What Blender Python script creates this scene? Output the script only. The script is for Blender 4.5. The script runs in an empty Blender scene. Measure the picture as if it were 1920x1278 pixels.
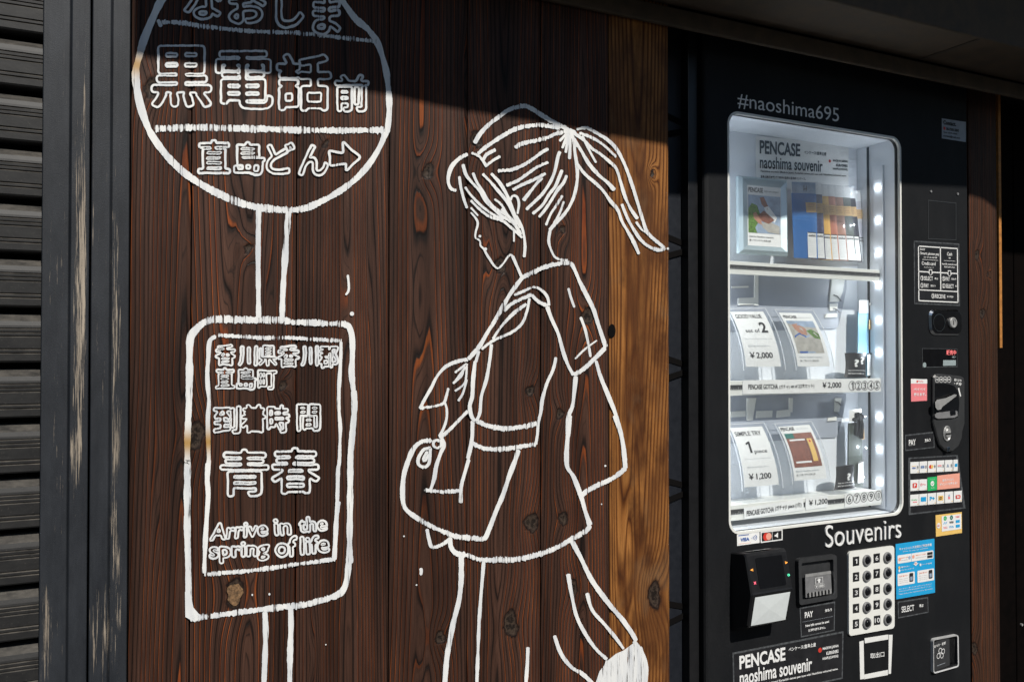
import bpy, bmesh, math, random
import numpy as np
from mathutils import Vector, noise as mnoise

sc = bpy.context.scene
R = math.radians
rng = random.Random(7)

# ---------------------------------------------------------------- camera
W, H = 1920.0, 1278.0
FPX = 1650.0                       # focal length in photo pixels
YAW, PITCH = R(26.9), R(0.8)
D = 1.60                           # metres from the wall (wall face is y = 0)
CAM = Vector((0.0, -D, 1.5))
cam = bpy.data.cameras.new('camera')
cam.sensor_width = 36.0
cam.lens = 36.0 * FPX / W
cam.clip_start, cam.clip_end = 0.05, 300
camo = bpy.data.objects.new('camera', cam)
camo.location = CAM
camo.rotation_euler = (math.pi / 2 + PITCH, 0, -YAW)
sc.collection.objects.link(camo)
sc.camera = camo

# ---------------------------------------------------------------- sky, sun, exposure
SUN_EL, SUN_AZ = R(43), R(4)       # azimuth: degrees to the right of the wall normal
wd = bpy.data.worlds.new('World'); sc.world = wd; wd.use_nodes = True
nt = wd.node_tree
sky = nt.nodes.new('ShaderNodeTexSky'); sky.sky_type = 'NISHITA'; sky.sun_disc = False
sky.air_density = 1.4; sky.dust_density = 0.1; sky.ozone_density = 5.0; sky.sun_elevation = SUN_EL; sky.sun_rotation = math.pi - SUN_AZ
bg = nt.nodes['Background']; bg.inputs[1].default_value = 0.05
nt.links.new(sky.outputs[0], bg.inputs[0])
sun = bpy.data.lights.new('sun', 'SUN'); sun.energy = 4.4; sun.angle = R(0.5)
sun.color = (1.0, 0.955, 0.88)
suno = bpy.data.objects.new('sun', sun)
SD = Vector((-math.sin(SUN_AZ) * math.cos(SUN_EL), math.cos(SUN_AZ) * math.cos(SUN_EL), -math.sin(SUN_EL)))
suno.rotation_euler = SD.to_track_quat('-Z', 'Y').to_euler()
suno.location = (2, -6, 8)
sc.collection.objects.link(suno)
vs = sc.view_settings
vs.view_transform = 'Standard'; vs.look = 'None'; vs.gamma = 1.0; vs.exposure = 0.0
vs.use_curve_mapping = False
sc.cycles.transparent_max_bounces = 24
sc.cycles.max_bounces = 8

# ---------------------------------------------------------------- pixel -> world
FWD = Vector((math.sin(YAW) * math.cos(PITCH), math.cos(YAW) * math.cos(PITCH), math.sin(PITCH)))
RGT = Vector((math.cos(YAW), -math.sin(YAW), 0))
UPV = RGT.cross(FWD)

def U(px, py, y=0.0):
    d = FWD * FPX + RGT * (px - W / 2) - UPV * (py - H / 2)
    return CAM + d * ((y - CAM.y) / d.y)

def UX(px, x):                     # point on plane x = const, at mid height
    d = FWD * FPX + RGT * (px - W / 2)
    return CAM + d * ((x - CAM.x) / d.x)

def T(x0, y0, s):
    return lambda p: (x0 + p[0] / s, y0 + p[1] / s)

zA = T(240, 0, 3.0423); zB = T(320, 560, 3.758); zC = T(320, 860, 3.058)
zD = T(820, 180, 3.759); zE = T(740, 460, 3.194); zF = T(740, 780, 2.565)
zG = T(1240, 0, 2.556); zH = T(1340, 180, 3.55); zI = T(1340, 500, 4.564)
zJ = T(1340, 750, 4.917); zK = T(1340, 960, 4.0194); zL = T(1680, 420, 3.55)
zN = T(1660, 680, 3.875); zO = T(1560, 950, 3.897)
ID = lambda p: p

# ---------------------------------------------------------------- materials
def nodes_of(name):
    m = bpy.data.materials.new(name); m.use_nodes = True
    t = m.node_tree
    return m, t, t.nodes['Principled BSDF']

def N(t, kind, **kw):
    n = t.nodes.new(kind)
    for k, v in kw.items():
        if hasattr(n, k): setattr(n, k, v)
        else: n.inputs[k].default_value = v
    return n

def coords(t, scale=(1, 1, 1)):
    tc = t.nodes.new('ShaderNodeTexCoord'); mp = t.nodes.new('ShaderNodeMapping')
    mp.inputs['Scale'].default_value = scale
    t.links.new(tc.outputs['Object'], mp.inputs[0])
    return mp.outputs[0]

def noise(t, vec, scale, detail=4.0, rough=0.6):
    n = t.nodes.new('ShaderNodeTexNoise')
    n.inputs['Scale'].default_value = scale; n.inputs['Detail'].default_value = detail
    n.inputs['Roughness'].default_value = rough
    t.links.new(vec, n.inputs['Vector'])
    return n.outputs['Fac']

def ramp(t, fac, stops, interp='LINEAR'):
    r = t.nodes.new('ShaderNodeValToRGB'); cr = r.color_ramp; cr.interpolation = interp
    while len(cr.elements) < len(stops): cr.elements.new(0.5)
    for e, (p, c) in zip(cr.elements, stops):
        e.position = p
        e.color = (c[0], c[1], c[2], 1) if not isinstance(c, (int, float)) else (c, c, c, 1)
    t.links.new(fac, r.inputs[0])
    return r.outputs[0]

def math_(t, op, a, b=None, clamp=False):
    n = t.nodes.new('ShaderNodeMath'); n.operation = op; n.use_clamp = clamp
    for i, v in enumerate((a, b)):
        if v is None: continue
        if isinstance(v, (int, float)): n.inputs[i].default_value = v
        else: t.links.new(v, n.inputs[i])
    return n.outputs[0]

def mixc(t, fac, a, b, mode='MIX'):
    n = t.nodes.new('ShaderNodeMix'); n.data_type = 'RGBA'; n.blend_type = mode
    ins = [n.inputs[0], n.inputs[6], n.inputs[7]]
    for i, v in zip(ins, (fac, a, b)):
        if isinstance(v, (int, float)): i.default_value = v
        elif isinstance(v, tuple): i.default_value = (v[0], v[1], v[2], 1)
        else: t.links.new(v, i)
    return n.outputs[2]

def attr(t, name):
    n = t.nodes.new('ShaderNodeAttribute'); n.attribute_name = name
    return n.outputs['Fac']

def bump(t, p, height, strength, dist):
    b = t.nodes.new('ShaderNodeBump'); b.inputs['Strength'].default_value = strength
    b.inputs['Distance'].default_value = dist
    t.links.new(height, b.inputs['Height']); t.links.new(b.outputs[0], p.inputs['Normal'])

def plain(name, col, rough=0.5, metal=0.0, spec=0.5, var=0.12, nscale=60.0, bmp=0.0, bdist=0.0005, coat=0.0):
    m, t, p = nodes_of(name)
    v = coords(t)
    n = noise(t, v, nscale)
    lo = tuple(c * (1 - var) for c in col); hi = tuple(min(1, c * (1 + var)) for c in col)
    t.links.new(ramp(t, n, [(0.3, lo), (0.7, hi)]), p.inputs['Base Color'])
    p.inputs['Roughness'].default_value = rough; p.inputs['Metallic'].default_value = metal
    p.inputs['Specular IOR Level'].default_value = spec
    p.inputs['Coat Weight'].default_value = coat
    t.links.new(ramp(t, n, [(0.2, max(0.02, rough * 0.8)), (0.8, min(1, rough * 1.2))]), p.inputs['Roughness'])
    if bmp: bump(t, p, noise(t, v, nscale * 6), bmp, bdist)
    return m

def emit(name, col, strength):
    m, t, p = nodes_of(name)
    p.inputs['Base Color'].default_value = (*col, 1)
    p.inputs['Emission Color'].default_value = (*col, 1)
    p.inputs['Emission Strength'].default_value = strength
    return m

def wood_material():
    m, t, p = nodes_of('burned_timber')
    ring = attr(t, 'ring'); knot = attr(t, 'knot'); tone = attr(t, 'tone')
    vs_ = coords(t, (1, 1, 0.035))                 # fibres: stretched along the board
    fib = noise(t, vs_, 420.0, 5.0, 0.7)
    fine = noise(t, coords(t, (1, 1, 0.012)), 900.0, 2.0, 0.5)
    wob = noise(t, coords(t, (1, 1, 0.06)), 30.0, 3.0, 0.55)
    big = noise(t, coords(t, (1, 1, 0.25)), 5.0, 2.0, 0.5)
    mid = noise(t, coords(t, (1, 1, 0.5)), 16.0, 4.0, 0.6)
    rr = math_(t, 'ADD', ring, math_(t, 'MULTIPLY', wob, 0.22))
    fr = math_(t, 'FRACT', rr)
    idx = math_(t, 'FLOOR', rr)
    wn = t.nodes.new('ShaderNodeTexWhiteNoise'); wn.noise_dimensions = '1D'
    t.links.new(idx, wn.inputs['W'])
    rnd = wn.outputs['Value']
    # dark boards: brown earlywood, black line, some orange latewood lines
    body = ramp(t, fr, [(0.0, (0.022, 0.0120, 0.0090)), (0.10, (0.058, 0.0280, 0.0190)), (0.5, (0.079, 0.0380, 0.0255)),
                        (0.76, (0.058, 0.0265, 0.0170)), (0.90, (0.0135, 0.0080, 0.0065)), (1.0, (0.022, 0.0120, 0.0090))])
    line = ramp(t, fr, [(0.0, 0.0), (0.70, 0.0), (0.79, 1.0), (0.86, 1.0), (0.90, 0.0), (1.0, 0.0)])
    amount = math_(t, 'MULTIPLY', math_(t, 'GREATER_THAN', rnd, 0.48),
                   ramp(t, math_(t, 'ADD', big, math_(t, 'MULTIPLY', mid, 0.35)), [(0.45, 0.16), (0.74, 1.0)]))
    line = math_(t, 'MULTIPLY', line, amount)
    orange = ramp(t, mid, [(0.3, (0.165, 0.034, 0.0110)), (0.7, (0.300, 0.080, 0.0190))])
    fine3 = math_(t, 'FRACT', math_(t, 'MULTIPLY', rr, 3.0))
    body = mixc(t, ramp(t, math_(t, 'MULTIPLY', noise(t, coords(t, (1, 1, 0.05)), 14.0, 2.0), ramp(t, fine3, [(0.0, 0.2), (0.55, 0.3), (0.85, 1.0), (1.0, 0.2)])), [(0.30, 0.0), (0.52, 0.85)]), body, (0.010, 0.0065, 0.0055))
    dark = mixc(t, line, body, orange)
    bandy = ramp(t, noise(t, coords(t, (1, 1, 0.05)), 22.0, 3.0, 0.6), [(0.32, 0.42), (0.66, 1.25)])
    dark = mixc(t, 0.9, dark, bandy, 'MULTIPLY')
    patch = ramp(t, big, [(0.3, 0.62), (0.72, 1.18)])
    dark = mixc(t, 1.0, dark, patch, 'MULTIPLY')
    # honey coloured board
    fh = math_(t, 'FRACT', math_(t, 'MULTIPLY', rr, 1.8))
    hb = ramp(t, fh, [(0.0, (0.085, 0.026, 0.006)), (0.2, (0.250, 0.098, 0.025)), (0.6, (0.350, 0.150, 0.041)),
                      (0.86, (0.130, 0.045, 0.011)), (0.95, (0.050, 0.017, 0.006)), (1.0, (0.085, 0.026, 0.006))])
    hb = mixc(t, ramp(t, noise(t, coords(t, (1, 1, 0.35)), 11.0, 3.0, 0.6), [(0.40, 0.0), (0.60, 0.85)]), hb, (0.098, 0.036, 0.012))
    hb = mixc(t, ramp(t, mid, [(0.50, 0.0), (0.70, 0.85)]), hb, (0.052, 0.017, 0.006))
    hb = mixc(t, ramp(t, noise(t, coords(t, (1, 1, 0.6)), 9.0, 3.0), [(0.56, 0.0), (0.74, 0.55)]), hb, (0.16, 0.10, 0.055))
    col = mixc(t, tone, dark, hb)
    kc = ramp(t, math_(t, 'ADD', knot, math_(t, 'MULTIPLY', math_(t, 'SUBTRACT', noise(t, coords(t), 170.0, 4.0), 0.5), 0.9)),
              [(0.22, (0.050, 0.020, 0.010)), (0.40, (0.005, 0.0035, 0.0035)), (0.62, (0.026, 0.016, 0.012)), (0.85, (0.058, 0.040, 0.029)), (1.0, (0.014, 0.010, 0.008))])
    col = mixc(t, math_(t, 'MULTIPLY', knot, 2.2, True), col, kc)
    fv = ramp(t, fib, [(0.30, 0.55), (0.50, 1.0), (0.72, 1.35)])
    col = mixc(t, 0.85, col, fv, 'MULTIPLY')
    col = mixc(t, ramp(t, fine, [(0.62, 0.0), (0.74, 0.55)]), col, (0.010, 0.006, 0.005))
    t.links.new(col, p.inputs['Base Color'])
    p.inputs['Specular IOR Level'].default_value = 0.17
    t.links.new(ramp(t, fib, [(0.3, 0.62), (0.7, 0.42)]), p.inputs['Roughness'])
    hgt = math_(t, 'ADD', ramp(t, fr, [(0.0, 0.2), (0.3, 0.55), (0.75, 0.8), (0.86, 1.0), (0.94, 0.0), (1.0, 0.2)]),
                math_(t, 'MULTIPLY', fib, 0.9))
    bump(t, p, hgt, 0.55, 0.0012)
    return m

def paint_material():
    m, t, p = nodes_of('white_brush_paint')
    dry = attr(t, 'dry'); tint = attr(t, 'stain')
    v = coords(t, (1, 1, 0.045))
    n1 = noise(t, v, 330.0, 3.0, 0.6)
    n2 = noise(t, coords(t, (1, 1, 0.15)), 45.0, 3.0)
    base = ramp(t, n2, [(0.3, (0.58, 0.60, 0.63)), (0.62, (0.80, 0.80, 0.78))])
    base = mixc(t, tint, base, (0.42, 0.24, 0.07))
    t.links.new(base, p.inputs['Base Color'])
    p.inputs['Roughness'].default_value = 0.6
    bump(t, p, n1, 0.35, 0.0005)
    thr = math_(t, 'ADD', 0.265, math_(t, 'MULTIPLY', dry, 0.20))
    a = math_(t, 'MULTIPLY', math_(t, 'SUBTRACT', math_(t, 'ADD', n1, math_(t, 'MULTIPLY', math_(t, 'SUBTRACT', n2, 0.5), 0.25)), thr), 14.0, True)
    t.links.new(a, p.inputs['Alpha'])
    return m

def worn_black_material():
    m, t, p = nodes_of('worn_black_paint')
    wear = attr(t, 'wear')
    v = coords(t, (1, 1, 0.02))
    s = noise(t, v, 460.0, 5.0, 0.75)
    s2 = noise(t, coords(t, (1, 1, 0.12)), 30.0, 4.0, 0.6)
    k = math_(t, 'ADD', math_(t, 'MULTIPLY', s, 1.25), math_(t, 'MULTIPLY', s2, 0.25))
    k = math_(t, 'ADD', k, math_(t, 'MULTIPLY', wear, 0.235))
    mask = math_(t, 'MULTIPLY', math_(t, 'SUBTRACT', k, 0.965), 12.0, True)
    blk = ramp(t, noise(t, coords(t, (1, 1, 0.3)), 26.0, 5.0, 0.7), [(0.3, (0.0130, 0.0150, 0.0190)), (0.7, (0.029, 0.0325, 0.0390))])
    tan = ramp(t, s2, [(0.3, (0.19, 0.155, 0.12)), (0.7, (0.38, 0.32, 0.25))])
    t.links.new(mixc(t, mask, blk, tan), p.inputs['Base Color'])
    p.inputs['Specular IOR Level'].default_value = 0.3
    t.links.new(ramp(t, s, [(0.3, 0.62), (0.7, 0.45)]), p.inputs['Roughness'])
    bump(t, p, math_(t, 'ADD', s, noise(t, coords(t), 700.0, 2.0)), 0.35, 0.0007)
    return m

def shutter_material():
    m, t, p = nodes_of('dusty_black_shutter')
    n = noise(t, coords(t, (0.5, 1, 1)), 60.0, 6.0, 0.7)
    geo = t.nodes.new('ShaderNodeNewGeometry'); sx = t.nodes.new('ShaderNodeSeparateXYZ')
    t.links.new(geo.outputs['True Normal'], sx.inputs[0])
    up = math_(t, 'MULTIPLY', math_(t, 'SUBTRACT', sx.outputs['Z'], 0.45), 2.2, True)   # dust settles on ledges
    dust = math_(t, 'MULTIPLY', ramp(t, n, [(0.35, 0.15), (0.7, 1.0)]), up)
    sp = ramp(t, noise(t, coords(t), 420.0, 2.0), [(0.66, 0.0), (0.74, 0.6)])
    blk = ramp(t, n, [(0.3, (0.0125, 0.0125, 0.0130)), (0.7, (0.026, 0.0255, 0.025))])
    c = mixc(t, math_(t, 'ADD', math_(t, 'MULTIPLY', dust, 0.8), math_(t, 'MULTIPLY', sp, 0.5), True), blk, (0.175, 0.158, 0.136))
    t.links.new(c, p.inputs['Base Color'])
    p.inputs['Roughness'].default_value = 0.5; p.inputs['Specular IOR Level'].default_value = 0.3
    bump(t, p, n, 0.25, 0.0008)
    return m

def glass_material(name, tint=(1, 1, 1), ior=1.5, haze=0.0, gain=1.0, rough=0.015):
    m = bpy.data.materials.new(name); m.use_nodes = True; t = m.node_tree
    t.nodes.remove(t.nodes['Principled BSDF']); out = t.nodes['Material Output']
    tr = N(t, 'ShaderNodeBsdfTransparent'); tr.inputs[0].default_value = (*tint, 1)
    gl = N(t, 'ShaderNodeBsdfGlossy'); gl.inputs['Roughness'].default_value = rough
    lw_ = N(t, 'ShaderNodeLayerWeight'); lw_.inputs['Blend'].default_value = 0.5     # Schlick reflectance, either side
    f0 = ((ior - 1) / (ior + 1)) ** 2
    fr = math_(t, 'ADD', f0, math_(t, 'MULTIPLY', math_(t, 'POWER', lw_.outputs['Facing'], 5.0), 1 - f0))
    mx = N(t, 'ShaderNodeMixShader')
    t.links.new(math_(t, 'MULTIPLY', fr, gain, True), mx.inputs[0])
    t.links.new(tr.outputs[0], mx.inputs[1]); t.links.new(gl.outputs[0], mx.inputs[2])
    last = mx
    if haze:
        df = N(t, 'ShaderNodeBsdfDiffuse'); df.inputs[0].default_value = (0.8, 0.82, 0.85, 1)
        m2 = N(t, 'ShaderNodeMixShader')
        nz = noise(t, coords(t), 9.0, 4.0)
        t.links.new(ramp(t, nz, [(0.3, haze * 0.6), (0.7, haze * 1.4)]), m2.inputs[0])
        t.links.new(mx.outputs[0], m2.inputs[1]); t.links.new(df.outputs[0], m2.inputs[2]); last = m2
    t.links.new(last.outputs[0], out.inputs[0])
    return m

MW = wood_material(); MPT = paint_material(); MWORN = worn_black_material(); MSH = shutter_material()
MGLASS = glass_material('window_glass', (0.97, 0.98, 0.98), 1.5, 0.02)
MACR = glass_material('clear_acrylic', (0.975, 0.98, 0.985), 1.45, 0.018, 0.6, 0.09)
MEDGE = bpy.data.materials.new('acrylic_edge_highlight'); MEDGE.use_nodes = True  # acrylic edges whitened to stand in for their bright highlights
_p = MEDGE.node_tree.nodes['Principled BSDF']; _p.inputs['Base Color'].default_value = (.85, .87, .9, 1); _p.inputs['Roughness'].default_value = .12; _p.inputs['Alpha'].default_value = .55
MCAB = plain('black_powder_coat', (0.0072, 0.0078, 0.0092), 0.6, spec=0.2, var=0.25, nscale=240, bmp=0.35, bdist=0.0004)
_t = MCAB.node_tree; _p = _t.nodes['Principled BSDF']; _src = _p.inputs['Base Color'].links[0].from_socket
_t.links.new(mixc(_t, ramp(_t, noise(_t, coords(_t), 330.0, 2.0), [(0.74, 0.0), (0.80, 0.5)]), mixc(_t, ramp(_t, noise(_t, coords(_t, (1, 1, .4)), 7.0, 5.0, .7), [(0.45, 0.0), (0.75, 0.5)]), _src, (0.020, 0.020, 0.021)), (0.10, 0.10, 0.10)), _p.inputs['Base Color'])
MBLK = plain('black_plastic', (0.010, 0.010, 0.011), 0.35, spec=0.45)
MGLOSS = plain('gloss_black', (0.006, 0.006, 0.007), 0.12, spec=0.5)
MSIGN = plain('black_print', (0.014, 0.014, 0.016), 0.42, nscale=30, var=0.3)
MLAM = plain('laminate_edge', (0.075, 0.080, 0.085), 0.2, nscale=90, var=0.5)
MWHITE = plain('white_print', (0.78, 0.78, 0.77), 0.5, var=0.03)
MPAPER = plain('white_paper', (0.80, 0.80, 0.79), 0.7, var=0.03)
MINT = plain('white_inner_panel', (0.74, 0.77, 0.82), 0.5, var=0.02, nscale=8)
MTRIM = plain('cream_trim', (0.76, 0.76, 0.72), 0.4, var=0.03)
MINK = plain('dark_ink', (0.018, 0.018, 0.020), 0.6)
MGREY = plain('grey_print', (0.33, 0.36, 0.40), 0.5)
MMID = plain('grey_plastic', (0.19, 0.19, 0.195), 0.4)
MDG = plain('dark_grey_plastic', (0.035, 0.036, 0.038), 0.35)
MCHROME = plain('chrome', (0.55, 0.56, 0.57), 0.14, metal=1.0, var=0.1)
MSILV = plain('silver_frame', (0.55, 0.66, 0.70), 0.36, metal=0.6, var=0.04, nscale=20)
MSATIN = plain('satin_silver', (0.62, 0.62, 0.62), 0.35, metal=0.2)
MSTEEL = plain('cast_steel', (0.36, 0.36, 0.355), 0.38, metal=0.25)
MRED = plain('red_print', (0.62, 0.045, 0.03), 0.5)
MPINK = plain('pink_print', (0.80, 0.22, 0.24), 0.5, var=0.04)
MSALM = plain('salmon_print', (0.80, 0.36, 0.27), 0.5, var=0.04)
MGRN = plain('green_print', (0.02, 0.42, 0.12), 0.5, var=0.05)
MBLUE = plain('blue_print', (0.015, 0.34, 0.66), 0.45, var=0.04)
MNAVY = plain('navy_print', (0.03, 0.10, 0.36), 0.5)
MYEL = plain('yellow_print', (0.80, 0.52, 0.15), 0.5, var=0.04)
MTAPE = plain('white_tape', (0.74, 0.74, 0.72), 0.55, var=0.05)
MLED = emit('led_white', (0.86, 0.93, 1.0), 780.0)
MLEDR = emit('led_red', (0.75, 0.16, 0.16), 0.6)
MLEDO = emit('led_orange', (1.0, 0.35, 0.05), 1.2)
MLEDG = emit('led_green', (0.1, 0.8, 0.45), 0.8)
MLEDX = emit('led_pink', (1.0, 0.12, 0.18), 1.0)
MLCD = plain('lcd_grey', (0.30, 0.36, 0.37), 0.25)
MROOF = plain('roof_timber', (0.040, 0.029, 0.020), 0.7, nscale=25, var=0.4)
MDARK = plain('dark_void', (0.0035, 0.0030, 0.0030), 0.9, spec=0.1)
MLAT = plain('dark_blue_sheet', (0.011, 0.013, 0.018), 0.5, spec=0.3)
MGRND = plain('asphalt', (0.055, 0.055, 0.055), 0.85, nscale=6, var=0.2, bmp=0.3)
MPLAST = plain('white_plaster', (0.72, 0.70, 0.66), 0.8, nscale=4, var=0.08)
MTILE = plain('grey_roof_tile', (0.10, 0.10, 0.11), 0.6, nscale=12, var=0.3)
MORANGE = plain('fresh_cut_timber', (0.42, 0.17, 0.035), 0.6, nscale=80, var=0.3)
FAB = dict(
    blue=plain('blue_canvas', (0.006, 0.120, 0.38), 0.6, nscale=300, var=0.25, bmp=0.3, coat=0.35),
    navy=plain('navy_canvas', (0.022, 0.024, 0.085), 0.6, nscale=300, var=0.25, coat=0.35),
    yellow=plain('mustard_canvas', (0.66, 0.36, 0.055), 0.6, nscale=300, var=0.2, coat=0.35),
    rust=plain('rust_canvas', (0.46, 0.145, 0.075), 0.6, nscale=300, var=0.2, coat=0.35),
    brown=plain('brown_canvas', (0.34, 0.16, 0.105), 0.6, nscale=300, var=0.2, coat=0.35),
    green=plain('moss_canvas', (0.075, 0.090, 0.080), 0.6, nscale=300, var=0.2, coat=0.35),
    black=plain('black_canvas', (0.018, 0.020, 0.034), 0.6, nscale=300, var=0.2, coat=0.35),
    white=plain('white_canvas', (0.60, 0.58, 0.62), 0.6, nscale=300, var=0.06, coat=0.35),
    pale=plain('pale_blue_canvas', (0.24, 0.46, 0.60), 0.6, nscale=200, var=0.08, coat=0.3))
MKRAFT = plain('kraft_tag', (0.72, 0.46, 0.21), 0.65, nscale=40, var=0.1)
MGLEAF = plain('photo_green', (0.10, 0.20, 0.035), 0.5, nscale=260, var=0.8)
MSKIN = plain('photo_skin', (0.44, 0.22, 0.15), 0.5)
MBRN = plain('photo_brown', (0.24, 0.090, 0.060), 0.5, nscale=120, var=0.3)
MCOOL = plain('photo_blue', (0.30, 0.38, 0.50), 0.5, nscale=30, var=0.3)
MPGREY = plain('photo_grey', (0.42, 0.40, 0.36), 0.5, nscale=50, var=0.2)
MTEAL = plain('photo_teal', (0.02, 0.16, 0.13), 0.5)

# ---------------------------------------------------------------- object helpers
def thing(name, label, cat, loc, group=None):
    o = bpy.data.objects.new(name, None); sc.collection.objects.link(o)
    o.location = loc; o.empty_display_size = 0.05
    o['label'] = label; o['category'] = cat
    if group: o['group'] = group
    return o

def tag(o, label, cat, group=None):
    o['label'] = label; o['category'] = cat
    if group: o['group'] = group
    return o

class MB:
    """collects faces in world space and links them as ONE mesh object"""
    def __init__(s, *mats): s.v = []; s.f = []; s.m = []; s.mats = list(mats); s.att = {}
    def mi(s, m):
        if m is None: return 0
        if m not in s.mats: s.mats.append(m)
        return s.mats.index(m)
    def poly(s, pts, m=None):
        i = len(s.v); s.v += [tuple(p) for p in pts]; s.f.append(list(range(i, i + len(pts)))); s.m.append(s.mi(m))
    def mesh(s, verts, faces, m=None):
        i = len(s.v); k = s.mi(m); s.v += [tuple(p) for p in verts]
        for f in faces: s.f.append([a + i for a in f]); s.m.append(k)
    def bm(s, b, m=None):
        b.verts.ensure_lookup_table(); b.verts.index_update()
        s.mesh([v.co for v in b.verts], [[v.index for v in f.verts] for f in b.faces], m); b.free()
    def box(s, x0, x1, y0, y1, z0, z1, m=None, bev=0.0, seg=2):
        b = bmesh.new(); bmesh.ops.create_cube(b, size=1)
        for v in b.verts:
            v.co = ((x0 + x1) / 2 + v.co.x * (x1 - x0), (y0 + y1) / 2 + v.co.y * (y1 - y0), (z0 + z1) / 2 + v.co.z * (z1 - z0))
        if bev: bmesh.ops.bevel(b, geom=list(b.edges), offset=bev, segments=seg, profile=0.5, affect='EDGES')
        s.bm(b, m)
    def loft(s, loops, m=None, cap0=True, cap1=True):
        n = len(loops[0]); i = len(s.v); k = s.mi(m)
        for l in loops: s.v += [tuple(p) for p in l]
        for a in range(len(loops) - 1):
            for j in range(n):
                s.f.append([i + a * n + j, i + a * n + (j + 1) % n, i + (a + 1) * n + (j + 1) % n, i + (a + 1) * n + j]); s.m.append(k)
        if cap0: s.f.append([i + j for j in range(n)][::-1]); s.m.append(k)
        if cap1: s.f.append([i + (len(loops) - 1) * n + j for j in range(n)]); s.m.append(k)
    def tube(s, pts, r, m=None, seg=8):
        pts = [Vector(p) for p in pts]; loops = []
        for a, p in enumerate(pts):
            d = (pts[min(a + 1, len(pts) - 1)] - pts[max(a - 1, 0)]).normalized()
            u = d.orthogonal().normalized() if a == 0 else (u - d * u.dot(d)).normalized()
            w = d.cross(u)
            loops.append([p + u * r * math.cos(2 * math.pi * q / seg) + w * r * math.sin(2 * math.pi * q / seg) for q in range(seg)])
        s.loft(loops, m)
    def build(s, name, parent=None, smooth=False):
        me = bpy.data.meshes.new(name); me.from_pydata(s.v, [], s.f); 
        for m in s.mats: me.materials.append(m)
        me.polygons.foreach_set('material_index', s.m)
        if smooth: me.polygons.foreach_set('use_smooth', [True] * len(s.f))
        for k, vals in s.att.items():
            at = me.attributes.new(k, 'FLOAT', 'POINT'); at.data.foreach_set('value', vals)
        me.update()
        o = bpy.data.objects.new(name, me); sc.collection.objects.link(o)
        if parent is not None:
            base = parent; off = Vector((0, 0, 0))
            while base is not None: off += base.location; base = base.parent
            if off.length: me.transform(__import__('mathutils').Matrix.Translation(-off))
            o.parent = parent
        return o

_gl = {}
def glyphs(s, bold=0.0):
    """flat letter shapes of a string: vertices, faces, outline loops"""
    key = (s, bold)
    if key in _gl: return _gl[key]
    cu = bpy.data.curves.new('text', 'FONT'); cu.body = s; cu.offset = bold; cu.resolution_u = 4
    ob = bpy.data.objects.new('text', cu)
    me = bpy.data.meshes.new_from_object(ob)
    V = [(v.co.x, v.co.y) for v in me.vertices]; F = [list(p.vertices) for p in me.polygons]
    cnt = {}
    for f in F:
        for a, b in zip(f, f[1:] + f[:1]):
            k = (min(a, b), max(a, b)); cnt[k] = cnt.get(k, 0) + 1
    nb = {}
    for (a, b), c in cnt.items():
        if c == 1: nb.setdefault(a, []).append(b); nb.setdefault(b, []).append(a)
    seen = set(); loops = []
    for st in nb:
        if st in seen: continue
        lp = [st]; seen.add(st); cur = st
        while True:
            nx = [q for q in nb[cur] if q not in seen]
            if not nx: break
            cur = nx[0]; seen.add(cur); lp.append(cur)
        if len(lp) > 3: loops.append(lp)
    bpy.data.objects.remove(ob); bpy.data.curves.remove(cu); bpy.data.meshes.remove(me)
    xs = [p[0] for p in V]; ys = [p[1] for p in V]
    x0, x1, y0, y1 = min(xs), max(xs), min(ys), max(ys)
    V = [((x - x0) / (x1 - x0), (y - y0) / (y1 - y0)) for x, y in V]      # unit box
    if s == '1':
        V = [(0.52, 0), (1, 0), (1, 1), (0.62, 1), (0.0, 0.86), (0.0, 0.70), (0.52, 0.80)]; F = [[0, 1, 2, 6], [2, 3, 4, 5, 6]]; loops = []
    _gl[key] = (V, F, loops, (x1 - x0, y1 - y0))
    return _gl[key]

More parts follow.
